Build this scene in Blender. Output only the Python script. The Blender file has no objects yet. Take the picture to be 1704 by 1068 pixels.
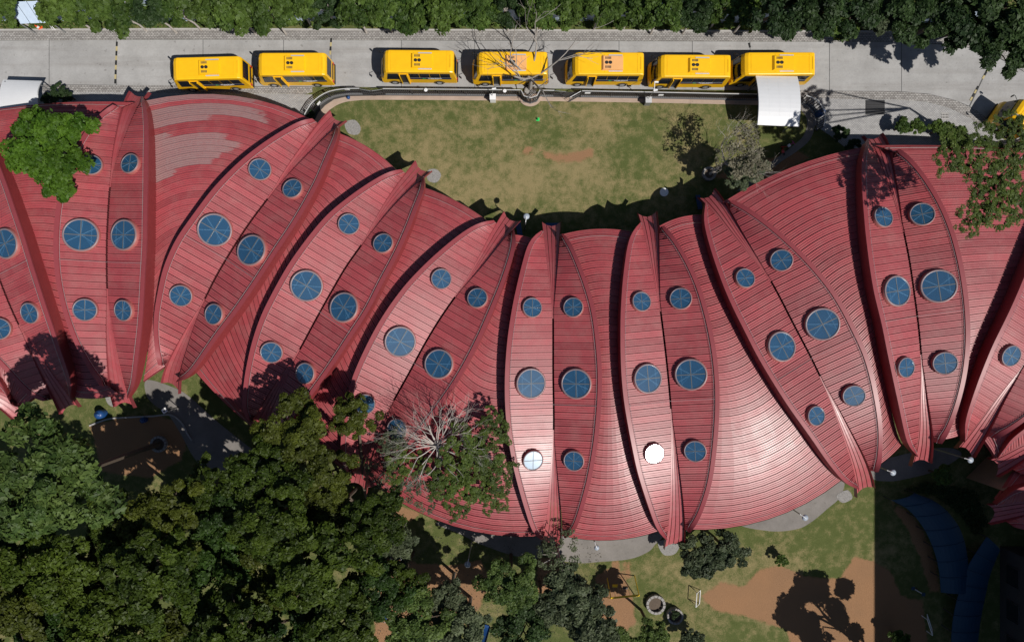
import bpy, math, random
import numpy as np
from mathutils import Vector, Matrix

random.seed(7)
rng = np.random.default_rng(7)
SC = bpy.context.scene
COL = SC.collection
R_ = math.radians

# ------------------------------------------------------------------ camera
CAM_H, F_PX, IMG_W, CU, CV = 60.0, 1080.0, 1704.0, 852.0, 534.0
cam_data = bpy.data.cameras.new('camera')
cam_data.sensor_fit = 'HORIZONTAL'
cam_data.sensor_width = 36.0
cam_data.lens = F_PX / IMG_W * 36.0
cam_data.clip_start = 0.5
cam_data.clip_end = 1500.0
cam = bpy.data.objects.new('camera', cam_data)
COL.objects.link(cam)
cam.location = (0, 0, CAM_H)
cam.rotation_euler = (0, 0, 0)
SC.camera = cam

# ------------------------------------------------------------------ sky, sun, exposure
SUN_EL = 52.0
SUN_H = Vector((0.774, -0.633))          # horizontal direction towards the sun
world = bpy.data.worlds.new('World')
SC.world = world
world.use_nodes = True
wn, wl = world.node_tree.nodes, world.node_tree.links
wn.clear()
w_out = wn.new('ShaderNodeOutputWorld')
w_bg = wn.new('ShaderNodeBackground')
w_sky = wn.new('ShaderNodeTexSky')
w_sky.sky_type = 'NISHITA'
w_sky.sun_disc = False
w_sky.sun_elevation = R_(SUN_EL)
w_sky.sun_rotation = math.atan2(SUN_H.x, SUN_H.y)
w_sky.air_density = 1.0
w_sky.dust_density = 0.6
w_bg.inputs['Strength'].default_value = 0.05
wl.new(w_sky.outputs[0], w_bg.inputs['Color'])
wl.new(w_bg.outputs[0], w_out.inputs['Surface'])

sun_data = bpy.data.lights.new('sun', 'SUN')
sun_data.energy = 4.6
sun_data.angle = R_(0.5)
sun_data.color = (1.0, 0.955, 0.89)
sun = bpy.data.objects.new('sun', sun_data)
COL.objects.link(sun)
_d = Vector((-SUN_H.x * math.cos(R_(SUN_EL)), -SUN_H.y * math.cos(R_(SUN_EL)), -math.sin(R_(SUN_EL))))
sun.rotation_euler = _d.to_track_quat('-Z', 'Y').to_euler()
sun.location = (40, -30, 80)

SC.view_settings.view_transform = 'Standard'
SC.view_settings.look = 'None'
SC.view_settings.gamma = 1.0
SC.view_settings.exposure = 0.0
SC.view_settings.use_curve_mapping = False
SC.render.engine = 'CYCLES'
SC.cycles.max_bounces = 6
SC.cycles.transparent_max_bounces = 8
SC.cycles.caustics_reflective = False
SC.cycles.caustics_refractive = False


def W(u, v, z=0.0):
    """picture position (in the photograph's pixels) at height z -> world point"""
    k = (CAM_H - z) / F_PX
    return Vector(((u - CU) * k, (CV - v) * k, z))


def WP(pts, z=0.0):
    return [W(u, v, z) for u, v in pts]


# ------------------------------------------------------------------ materials
class NT:
    def __init__(self, name):
        self.m = bpy.data.materials.new(name)
        self.m.use_nodes = True
        self.t = self.m.node_tree
        self.t.nodes.clear()
        self.out = self.n('ShaderNodeOutputMaterial')

    def n(self, typ, **kw):
        nd = self.t.nodes.new(typ)
        for k, v in kw.items():
            setattr(nd, k, v)
        return nd

    def l(self, a, b):
        self.t.links.new(a, b)

    def setv(self, sock, v):
        if hasattr(v, 'is_linked') or hasattr(v, 'links'):
            self.l(v, sock)
        else:
            sock.default_value = v

    def rgb(self, c):
        return (c[0], c[1], c[2], 1.0)

    def pos(self):
        return self.n('ShaderNodeNewGeometry').outputs['Position']

    def noise(self, scale, detail=4, rough=0.55, vec=None, stretch=None, dist=0.0):
        nd = self.n('ShaderNodeTexNoise')
        nd.inputs['Scale'].default_value = scale
        nd.inputs['Detail'].default_value = detail
        nd.inputs['Roughness'].default_value = rough
        nd.inputs['Distortion'].default_value = dist
        v = vec if vec is not None else self.pos()
        if stretch:
            mp = self.n('ShaderNodeMapping')
            mp.inputs['Scale'].default_value = stretch
            self.l(v, mp.inputs['Vector'])
            v = mp.outputs[0]
        self.l(v, nd.inputs['Vector'])
        return nd.outputs['Fac']

    def ramp(self, fac, stops):
        r = self.n('ShaderNodeValToRGB')
        el = r.color_ramp.elements
        while len(el) < len(stops):
            el.new(0.5)
        for e, (p, c) in zip(el, stops):
            e.position = p
            e.color = self.rgb(c) if not isinstance(c, (int, float)) else (c, c, c, 1)
        self.l(fac, r.inputs[0])
        return r.outputs[0]

    def mix(self, fac, a, b, mode='MIX'):
        m = self.n('ShaderNodeMix', data_type='RGBA', blend_type=mode)
        m.clamp_factor = True
        for s, v in ((m.inputs[0], fac), (m.inputs[6], a), (m.inputs[7], b)):
            if isinstance(v, (tuple, list)):
                s.default_value = self.rgb(v)
            elif isinstance(v, (int, float)):
                s.default_value = v if s == m.inputs[0] else (v, v, v, 1)
            else:
                self.l(v, s)
        return m.outputs[2]

    def math(self, op, a, b=0.0, c=None, clamp=False):
        m = self.n('ShaderNodeMath', operation=op, use_clamp=clamp)
        for s, v in zip(m.inputs, (a, b, c)):
            if v is None:
                continue
            if isinstance(v, (int, float)):
                s.default_value = v
            else:
                self.l(v, s)
        return m.outputs[0]

    def attr(self, name):
        a = self.n('ShaderNodeAttribute', attribute_name=name)
        return a.outputs['Fac']

    def rand(self):
        return self.n('ShaderNodeObjectInfo').outputs['Random']

    def scale_col(self, col, f):
        """colour times a scalar socket"""
        v = self.n('ShaderNodeVectorMath', operation='SCALE')
        if isinstance(col, (tuple, list)):
            v.inputs[0].default_value = col
        else:
            self.l(col, v.inputs[0])
        self.l(f, v.inputs['Scale'])
        return v.outputs[0]

    def bump(self, h, strength=0.3, dist=0.05):
        b = self.n('ShaderNodeBump')
        b.inputs['Strength'].default_value = strength
        b.inputs['Distance'].default_value = dist
        self.l(h, b.inputs['Height'])
        return b.outputs[0]

    def bsdf(self, col, rough=0.6, spec=0.5, metal=0.0, normal=None, coat=0.0):
        p = self.n('ShaderNodeBsdfPrincipled')
        for nm, v in (('Base Color', col), ('Roughness', rough), ('Specular IOR Level', spec), ('Metallic', metal), ('Coat Weight', coat)):
            s = p.inputs[nm]
            if isinstance(v, (tuple, list)):
                s.default_value = self.rgb(v)
            elif isinstance(v, (int, float)):
                s.default_value = v
            else:
                self.l(v, s)
        if normal is not None:
            self.l(normal, p.inputs['Normal'])
        return p.outputs[0]

    def done(self, sh):
        self.l(sh, self.out.inputs['Surface'])
        return self.m


def m_plain(name, col, rough=0.6, spec=0.4, metal=0.0, var=0.15, scale=2.0, coat=0.0, obj_var=0.0):
    t = NT(name)
    f = t.noise(scale, 5)
    k = t.math('MULTIPLY_ADD', f, 2 * var, 1 - var)
    if obj_var:
        k = t.math('MULTIPLY', k, t.math('MULTIPLY_ADD', t.rand(), 2 * obj_var, 1 - obj_var))
    return t.done(t.bsdf(t.scale_col(tuple(col), k), rough, spec, metal, coat=coat))


def m_roof(name, col, worn=False):
    t = NT(name)
    k = t.math('MULTIPLY_ADD', t.rand(), 0.30, 0.86)
    dirt = t.noise(0.35, 6, 0.6)
    k = t.math('MULTIPLY', k, t.math('MULTIPLY_ADD', dirt, 0.34, 0.83))
    fine = t.noise(5.0, 4, 0.6)
    k = t.math('MULTIPLY', k, t.math('MULTIPLY_ADD', fine, 0.24, 0.88))
    c = t.scale_col(tuple(col), k)
    # chalky dust
    dust = t.ramp(t.noise(0.8, 7, 0.65), [(0.44, 0.0), (0.70, 0.34)])
    c = t.mix(dust, c, (0.35, 0.165, 0.155))
    grime = t.ramp(t.noise(1.7, 8, 0.75, dist=0.8), [(0.56, 0.0), (0.70, 0.35)])
    c = t.mix(grime, c, (0.12, 0.030, 0.032))
    if worn:
        w = t.attr('wear')
        nz = t.noise(1.6, 8, 0.72, stretch=(0.5, 1.6, 1.0))
        s = t.math('MULTIPLY_ADD', nz, 0.55, -0.275)
        s = t.math('ADD', w, s)
        msk = t.ramp(s, [(0.48, 0.0), (0.56, 1.0)])
        msk2 = t.math('MULTIPLY', msk, t.math('MULTIPLY_ADD', fine, 0.5, 0.36))
        c = t.mix(msk2, c, (0.31, 0.245, 0.235))
    rough = t.math('MULTIPLY_ADD', dirt, 0.22, 0.33)
    return t.done(t.bsdf(c, rough, 0.85))


def m_leaf(name, col, col2, var=0.5, trans=0.28):
    t = NT(name)
    tone = t.attr('tone')
    f = t.math('ADD', tone, t.math('MULTIPLY_ADD', t.rand(), 0.5, -0.25))
    c = t.mix(f, tuple(col), tuple(col2))
    c = t.scale_col(c, t.math('MULTIPLY_ADD', t.noise(0.35, 3), 1.3, 0.35))
    c = t.scale_col(c, t.math('MULTIPLY_ADD', t.noise(3.0, 3), 0.7, 0.65))
    d = t.bsdf(c, 0.55, 0.25)
    tr = t.n('ShaderNodeBsdfTranslucent')
    t.l(c, tr.inputs['Color'])
    mx = t.n('ShaderNodeMixShader')
    mx.inputs[0].default_value = trans
    t.l(d, mx.inputs[1])
    t.l(tr.outputs[0], mx.inputs[2])
    return t.done(mx.outputs[0])


def m_glass_pane():
    t = NT('skylight_glass')
    tint = t.n('ShaderNodeBsdfTransparent')
    tint.inputs['Color'].default_value = (0.62, 0.80, 0.92, 1)
    f = t.noise(1.3, 3)
    c = t.mix(f, (0.030, 0.135, 0.265), (0.055, 0.175, 0.315))  # blue base colour helps out the dim sky reflection
    pd = t.bsdf(c, 0.15, 1.0)
    gl = t.n('ShaderNodeBsdfGlossy')
    gl.inputs['Color'].default_value = (0.85, 0.92, 1.0, 1)
    gl.inputs['Roughness'].default_value = 0.15
    m0 = t.n('ShaderNodeMixShader')
    m0.inputs[0].default_value = 0.34
    t.l(pd, m0.inputs[1])
    t.l(gl.outputs[0], m0.inputs[2])
    p = m0.outputs[0]
    mx = t.n('ShaderNodeMixShader')
    mx.inputs[0].default_value = 0.48
    t.l(tint.outputs[0], mx.inputs[1])
    t.l(p, mx.inputs[2])
    return t.done(mx.outputs[0])


def m_ground():
    t = NT('ground_soil_and_grass')
    n1 = t.noise(0.22, 5, 0.6)
    n2 = t.noise(1.3, 6, 0.65)
    n3 = t.noise(9.0, 4, 0.7)
    n4 = t.noise(26.0, 2, 0.6)
    green = t.mix(n2, (0.062, 0.080, 0.022), (0.125, 0.142, 0.050))
    dry = t.mix(n3, (0.205, 0.165, 0.075), (0.31, 0.25, 0.13))
    d = t.attr('dry')
    s = t.math('ADD', d, t.math('MULTIPLY_ADD', n2, 2.6, -1.3))
    s = t.math('ADD', s, t.math('MULTIPLY_ADD', n1, 2.2, -1.1))
    s = t.math('ADD', s, t.math('MULTIPLY_ADD', n3, 1.5, -0.75))
    c = t.mix(t.ramp(s, [(0.05, 0.0), (0.95, 0.95)]), green, dry)
    soil = t.mix(n3, (0.235, 0.130, 0.068), (0.355, 0.198, 0.106))
    soil = t.mix(t.ramp(n1, [(0.4, 0.0), (0.7, 0.5)]), soil, (0.22, 0.135, 0.08))
    b = t.attr('dirt')
    sb = t.math('ADD', b, t.math('MULTIPLY_ADD', n2, 0.75, -0.375))
    sb = t.math('ADD', sb, t.math('MULTIPLY_ADD', n3, 0.45, -0.225))
    c = t.mix(t.ramp(sb, [(0.40, 0.0), (0.62, 1.0)]), c, soil)
    c = t.scale_col(c, t.math('MULTIPLY_ADD', n4, 1.7, 0.15))
    hgt = t.math('ADD', n3, n4)
    return t.done(t.bsdf(c, 0.95, 0.1, normal=t.bump(hgt, 0.7, 0.06)))


def m_concrete(name, c1, c2, rough=0.85, obj_var=0.06, stain=(0.25, 0.23, 0.2)):
    t = NT(name)
    n1 = t.noise(0.5, 7, 0.65)
    n2 = t.noise(7, 4, 0.6)
    c = t.mix(t.ramp(n1, [(0.32, 0.0), (0.68, 1.0)]), tuple(c1), tuple(c2))
    st = t.ramp(t.noise(0.9, 8, 0.7, dist=0.6), [(0.58, 0.0), (0.72, 0.45)])
    c = t.mix(st, c, tuple(stain))
    lanes = t.noise(0.5, 5, 0.6, stretch=(0.10, 1.8, 1.0))
    c = t.mix(t.ramp(lanes, [(0.50, 0.0), (0.68, 0.40)]), c, tuple(x * 0.8 for x in stain))
    spots = t.ramp(t.noise(2.3, 3, 0.5), [(0.66, 0.0), (0.72, 0.5)])
    c = t.mix(spots, c, tuple(x * 0.55 for x in stain))
    k = t.math('MULTIPLY_ADD', n2, 0.3, 0.85)
    k = t.math('MULTIPLY', k, t.math('MULTIPLY_ADD', t.rand(), 2 * obj_var, 1 - obj_var))
    return t.done(t.bsdf(t.scale_col(c, k), rough, 0.3, normal=t.bump(n2, 0.2, 0.02)))


def m_brick(name, c1, c2, mortar, bw, bh, rot=0.0, stain=0.3):
    t = NT(name)
    mp = t.n('ShaderNodeMapping')
    mp.inputs['Rotation'].default_value = (0, 0, rot)
    t.l(t.pos(), mp.inputs['Vector'])
    b = t.n('ShaderNodeTexBrick')
    b.inputs['Scale'].default_value = 1.0
    b.inputs['Brick Width'].default_value = bw
    b.inputs['Row Height'].default_value = bh
    b.inputs['Mortar Size'].default_value = 0.018
    b.inputs['Color1'].default_value = t.rgb(c1)
    b.inputs['Color2'].default_value = t.rgb(c2)
    b.inputs['Mortar'].default_value = t.rgb(mortar)
    t.l(mp.outputs[0], b.inputs['Vector'])
    n = t.noise(0.9, 7, 0.7)
    k = t.math('MULTIPLY_ADD', n, 2 * stain, 1 - stain)
    c = t.scale_col(b.outputs['Color'], k)
    return t.done(t.bsdf(c, 0.9, 0.25, normal=t.bump(b.outputs['Fac'], -0.4, 0.03)))


M = {}
M['roof'] = m_roof('roof_sheet_red', (0.325, 0.058, 0.067))
M['roof_worn'] = m_roof('roof_sheet_red_faded', (0.325, 0.058, 0.067), worn=True)
M['roof_rim'] = m_plain('rim_flashing_red', (0.25, 0.046, 0.055), 0.42, 0.5, var=0.12)
M['roof_deck'] = m_plain('roof_deck_painted_shade', (0.075, 0.013, 0.016), 0.8, 0.2)  # darkened to add rib shadow to the gaps between sheets
M['fascia'] = m_plain('fascia_red', (0.22, 0.032, 0.034), 0.45, 0.5, var=0.15)
M['wire'] = m_plain('conductor_wire_aluminium', (0.50, 0.42, 0.42), 0.4, 0.5, 0.4)
M['wall'] = m_plain('building_wall_ochre', (0.30, 0.22, 0.16), 0.9, 0.2)
M['glass'] = m_glass_pane()
M['collar'] = m_plain('skylight_collar', (0.34, 0.10, 0.09), 0.5, 0.4, var=0.2, scale=6)
M['ring'] = m_plain('skylight_ring', (0.22, 0.16, 0.17), 0.4, 0.5)
M['mullion'] = m_plain('skylight_mullion', (0.10, 0.11, 0.12), 0.5, 0.4)
M['truss'] = m_plain('truss_white_paint', (0.78, 0.80, 0.82), 0.6, 0.3)
M['shaft'] = m_plain('skylight_shaft', (0.035, 0.115, 0.20), 0.8, 0.2)
M['ground'] = m_ground()
M['road'] = m_concrete('road_concrete', (0.29, 0.285, 0.28), (0.385, 0.38, 0.375), stain=(0.27, 0.25, 0.235))
M['road_joint'] = m_plain('road_joint', (0.10, 0.10, 0.10), 0.9, 0.2)
M['cobble'] = m_brick('cobble_strip', (0.25, 0.235, 0.225), (0.38, 0.365, 0.35), (0.085, 0.08, 0.075), 0.26, 0.16)
M['pavers'] = m_brick('block_pavers', (0.33, 0.325, 0.33), (0.43, 0.425, 0.42), (0.17, 0.165, 0.16), 0.22, 0.11)
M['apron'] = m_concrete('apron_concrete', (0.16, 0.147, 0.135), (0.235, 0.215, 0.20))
M['path'] = m_concrete('walkway_sandstone', (0.36, 0.265, 0.205), (0.46, 0.35, 0.28))
M['kerb'] = m_plain('kerb_concrete', (0.40, 0.385, 0.37), 0.85, 0.3)
M['grey_metal'] = m_plain('grey_metal', (0.30, 0.31, 0.32), 0.45, 0.5, 0.5)
M['dark_metal'] = m_plain('dark_metal', (0.045, 0.045, 0.05), 0.5, 0.4)
M['pale_metal'] = m_plain('pale_metal_rail', (0.62, 0.62, 0.62), 0.4, 0.5, 0.3)
M['bed'] = m_plain('railing_shade_paint', (0.055, 0.052, 0.05), 0.95, 0.1, var=0.4, scale=4)  # dark colour painting the pickets' shade on the ground
M['plinth'] = m_plain('plinth_dark', (0.13, 0.13, 0.135), 0.8, 0.3)
M['dish'] = m_plain('lamp_dish_paint', (0.30, 0.34, 0.40), 0.45, 0.4)
M['white'] = m_plain('white_paint', (0.78, 0.78, 0.78), 0.5, 0.4, var=0.06)
M['canopy'] = m_plain('canopy_white_sheet', (0.60, 0.61, 0.63), 0.45, 0.5, var=0.05)
M['blue'] = m_plain('blue_plastic', (0.012, 0.06, 0.20), 0.4, 0.5)
M['blue_dark'] = m_plain('blue_sheet', (0.008, 0.042, 0.085), 0.5, 0.4)
M['yellow'] = m_plain('bus_yellow_paint', (0.88, 0.49, 0.008), 0.34, 0.5, var=0.10, scale=2.2, coat=0.2)
M['yellow_pale'] = m_plain('roof_unit_tan', (0.78, 0.40, 0.15), 0.45, 0.4, var=0.1)
M['bus_glass'] = m_plain('bus_dark_glass', (0.012, 0.016, 0.024), 0.08, 0.7, var=0.3, scale=3)
M['bus_blue'] = m_plain('bus_blue_band', (0.012, 0.022, 0.075), 0.35, 0.5)
M['tyre'] = m_plain('tyre_rubber', (0.025, 0.025, 0.026), 0.85, 0.2)
M['rim'] = m_plain('wheel_rim', (0.60, 0.60, 0.62), 0.35, 0.5, 0.6)
M['black'] = m_plain('black_plastic', (0.02, 0.02, 0.02), 0.5, 0.4)
M['lamp_red'] = m_plain('red_lens', (0.5, 0.02, 0.015), 0.3, 0.5)
M['green'] = m_plain('green_plastic', (0.03, 0.55, 0.12), 0.4, 0.4)
M['orange'] = m_plain('cone_orange', (0.8, 0.10, 0.02), 0.5, 0.4)
M['bark'] = m_plain('bark_brown', (0.11, 0.085, 0.065), 0.9, 0.2, var=0.35, scale=6)
M['bark_pale'] = m_plain('bark_pale_grey', (0.44, 0.40, 0.36), 0.85, 0.2, var=0.3, scale=5)
M['bark_grey'] = m_plain('bark_grey', (0.30, 0.275, 0.25), 0.9, 0.2, var=0.3, scale=5)
M['stone'] = m_plain('planter_stone', (0.30, 0.285, 0.27), 0.9, 0.2, var=0.3, scale=5)
M['gravel'] = m_plain('gravel_bed', (0.25, 0.24, 0.23), 0.95, 0.2, var=0.6, scale=9)
M['sheet_blue'] = m_plain('pale_blue_sheet', (0.50, 0.60, 0.74), 0.5, 0.4, var=0.15)
M['tower'] = m_plain('tower_wall', (0.035, 0.036, 0.042), 0.8, 0.3)
M['pink'] = m_plain('pink_cloth', (0.45, 0.05, 0.25), 0.7, 0.3)
M['yellow_play'] = m_plain('yellow_play_paint', (0.85, 0.55, 0.02), 0.4, 0.4)
M['leaf_olive'] = m_leaf('leaf_olive', (0.017, 0.033, 0.003), (0.068, 0.102, 0.010))
M['leaf_brown'] = m_leaf('leaf_olive_brown', (0.026, 0.035, 0.004), (0.084, 0.102, 0.012))
M['leaf_mid'] = m_leaf('leaf_mid_olive', (0.026, 0.050, 0.008), (0.095, 0.135, 0.022))
M['leaf_deep'] = m_leaf('leaf_deep_green', (0.010, 0.028, 0.004), (0.044, 0.086, 0.013))
M['leaf_green'] = m_leaf('leaf_mid_green', (0.026, 0.056, 0.010), (0.105, 0.165, 0.030))
M['leaf_bright'] = m_leaf('leaf_bright_green', (0.030, 0.076, 0.005), (0.105, 0.200, 0.018))
M['leaf_soft'] = m_leaf('leaf_soft_green', (0.040, 0.074, 0.016), (0.135, 0.190, 0.045))
M['leaf_grey'] = m_leaf('leaf_grey_green', (0.040, 0.058, 0.028), (0.125, 0.150, 0.078))
M['leaf_dark'] = m_leaf('leaf_dark_green', (0.014, 0.032, 0.010), (0.048, 0.085, 0.024))
M['leaf_dry'] = m_leaf('leaf_dry_grey', (0.090, 0.085, 0.055), (0.190, 0.175, 0.120))


# ------------------------------------------------------------------ object helpers
def tag(o, label=None, cat=None, group=None, kind=None):
    if label:
        o['label'] = label
    if cat:
        o['category'] = cat
    if group:
        o['group'] = group
    if kind:
        o['kind'] = kind
    return o


def empty(name, loc=(0, 0, 0), rz=0.0, label=None, cat=None, group=None):
    o = bpy.data.objects.new(name, None)
    o.location = loc
    o.rotation_euler = (0, 0, rz)
    COL.objects.link(o)
    return tag(o, label, cat, group)


def link(name, me, parent=None, m=None, world_space=True):
    o = bpy.data.objects.new(name, me)
    COL.objects.link(o)
    if m is not None and len(me.materials) == 0:
        me.materials.append(M[m] if isinstance(m, str) else m)
    if parent is not None:
        o.parent = parent
        if world_space:
            p = parent
            mat = Matrix()
            while p is not None:
                mat = (p.matrix_parent_inverse if p.parent else Matrix()) @ p.matrix_basis @ mat
                p = p.parent
            o.matrix_parent_inverse = mat.inverted()
    return o


class MB:
    """collects shapes; build() links them as one mesh object"""
    def __init__(self):
        self.v, self.f = [], []

    def add(self, vs, fs):
        b = len(self.v)
        self.v += [tuple(p) for p in vs]
        self.f += [tuple(b + i for i in q) for q in fs]
        return self

    def box(self, c, s, rz=0.0, mtx=None):
        hx, hy, hz = s[0] / 2, s[1] / 2, s[2] / 2
        cs, sn = math.cos(rz), math.sin(rz)
        vs = []
        for z in (-hz, hz):
            for x, y in ((-hx, -hy), (hx, -hy), (hx, hy), (-hx, hy)):
                p = Vector((c[0] + x * cs - y * sn, c[1] + x * sn + y * cs, c[2] + z))
                vs.append(mtx @ p if mtx else p)
        return self.add(vs, [(3, 2, 1, 0), (4, 5, 6, 7), (0, 1, 5, 4), (1, 2, 6, 5), (2, 3, 7, 6), (3, 0, 4, 7)])

    def tube(self, pts, rad, n=6, cap=True):
        pts = [Vector(p) for p in pts]
        if not hasattr(rad, '__len__'):
            rad = [rad] * len(pts)
        vs, fs = [], []
        up = Vector((0.31, 0.17, 0.93))
        for i, p in enumerate(pts):
            d = (pts[min(i + 1, len(pts) - 1)] - pts[max(i - 1, 0)])
            if d.length < 1e-9:
                d = Vector((0, 0, 1))
            d.normalize()
            a = d.cross(up)
            if a.length < 1e-3:
                a = d.cross(Vector((1, 0, 0)))
            a.normalize()
            b = d.cross(a)
            for k in range(n):
                t = 2 * math.pi * k / n
                vs.append(p + rad[i] * (math.cos(t) * a + math.sin(t) * b))
        for i in range(len(pts) - 1):
            for k in range(n):
                k2 = (k + 1) % n
                fs.append((i * n + k, i * n + k2, (i + 1) * n + k2, (i + 1) * n + k))
        if cap:
            fs.append(tuple(range(n - 1, -1, -1)))
            fs.append(tuple((len(pts) - 1) * n + k for k in range(n)))
        return self.add(vs, fs)

    def lathe(self, prof, n=24, c=(0, 0, 0), mtx=None):
        """prof: list of (r, z) revolved about z"""
        vs, fs = [], []
        for r, z in prof:
            for k in range(n):
                t = 2 * math.pi * k / n
                p = Vector((c[0] + r * math.cos(t), c[1] + r * math.sin(t), c[2] + z))
                vs.append(mtx @ p if mtx else p)
        for i in range(len(prof) - 1):
            for k in range(n):
                k2 = (k + 1) % n
                fs.append((i * n + k, i * n + k2, (i + 1) * n + k2, (i + 1) * n + k))
        return self.add(vs, fs)

    def disc(self, r, z, n=24, c=(0, 0), a0=0.0, a1=2 * math.pi, th=0.02):
        """flat disc or sector with thickness"""
        full = abs(a1 - a0 - 2 * math.pi) < 1e-6
        k = n if full else n + 1
        ring = [(c[0] + r * math.cos(a0 + (a1 - a0) * i / n), c[1] + r * math.sin(a0 + (a1 - a0) * i / n)) for i in range(k)]
        if not full:
            ring.append((c[0], c[1]))
        return self.prism(ring, z - th, z)

    def prism(self, ring, z0, z1):
        n = len(ring)
        a = sum(ring[i][0] * ring[(i + 1) % n][1] - ring[(i + 1) % n][0] * ring[i][1] for i in range(n))
        ring = list(ring) if a > 0 else list(reversed(ring))
        vs = [(p[0], p[1], z0) for p in ring] + [(p[0], p[1], z1) for p in ring]
        fs = [tuple(range(n - 1, -1, -1)), tuple(range(n, 2 * n))]
        fs += [(i, (i + 1) % n, n + (i + 1) % n, n + i) for i in range(n)]
        return self.add(vs, fs)

    def strip(self, a, b):
        """ruled sheet between two polylines"""
        n = len(a)
        vs = list(a) + list(b)
        return self.add(vs, [(i, i + 1, n + i + 1, n + i) for i in range(n - 1)])

    def mesh(self, name):
        me = bpy.data.meshes.new(name)
        me.from_pydata([tuple(p) for p in self.v], [], self.f)
        me.update()
        return me

    def build(self, name, m, parent=None, smooth=False, kind=None, world_space=True):
        me = self.mesh(name)
        if smooth:
            me.polygons.foreach_set('use_smooth', [True] * len(me.polygons))
        o = link(name, me, parent, m, world_space)
        if kind:
            o['kind'] = kind
        return o


def copy_tree(o, parent=None):
    c = o.copy()
    COL.objects.link(c)
    c.parent = parent
    if parent is not None:
        c.matrix_parent_inverse = o.matrix_parent_inverse.copy()
    for ch in list(o.children):
        copy_tree(ch, c)
    return c


def smooth_curve(pts, n=60, closed=False):
    """Catmull-Rom through 2D/3D points"""
    P = [np.array(p, float) for p in pts]
    if closed:
        P = [P[-1]] + P + [P[0], P[1]]
    else:
        P = [2 * P[0] - P[1]] + P + [2 * P[-1] - P[-2]]
    seg = len(P) - 3
    out = []
    for i in range(n + (0 if closed else 1)):
        x = i / n * seg
        k = min(int(x), seg - 1)
        t = x - k
        p0, p1, p2, p3 = P[k:k + 4]
        out.append(0.5 * ((2 * p1) + (-p0 + p2) * t + (2 * p0 - 5 * p1 + 4 * p2 - p3) * t * t + (-p0 + 3 * p1 - 3 * p2 + p3) * t ** 3))
    return [tuple(float(c) for c in p) for p in out]


def sheet(name, pix, z, m, kind='structure', parent=None, th=0.0, label=None, cat=None):
    """flat sheet from picture points lying on the ground"""
    ring = [(p.x, p.y) for p in WP(pix, 0.0)]
    mb = MB()
    if th:
        mb.prism(ring, z - th, z)
    else:
        a = sum(ring[i][0] * ring[(i + 1) % len(ring)][1] - ring[(i + 1) % len(ring)][0] * ring[i][1] for i in range(len(ring)))
        if a < 0:
            ring = ring[::-1]
        mb.add([(x, y, z) for x, y in ring], [tuple(range(len(ring)))])
    o = mb.build(name, m, parent)
    return tag(o, label, cat, None, kind)

# ------------------------------------------------------------------ the ground
def poly_sd(px, py, poly):
    """signed distance (positive inside) of arrays of points to a polygon"""
    P = np.array(poly, float)
    n = len(P)
    inside = np.zeros(px.shape, bool)
    dmin = np.full(px.shape, 1e9)
    for i in range(n):
        ax, ay = P[i]
        bx, by = P[(i + 1) % n]
        ex, ey = bx - ax, by - ay
        t = np.clip(((px - ax) * ex + (py - ay) * ey) / (ex * ex + ey * ey + 1e-9), 0, 1)
        dmin = np.minimum(dmin, np.hypot(px - ax - t * ex, py - ay - t * ey))
        cond = ((ay > py) != (by > py))
        with np.errstate(divide='ignore', invalid='ignore'):
            xi = ax + (py - ay) / (by - ay + 1e-12) * ex
        inside ^= cond & (px < xi)
    return np.where(inside, dmin, -dmin)


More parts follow.
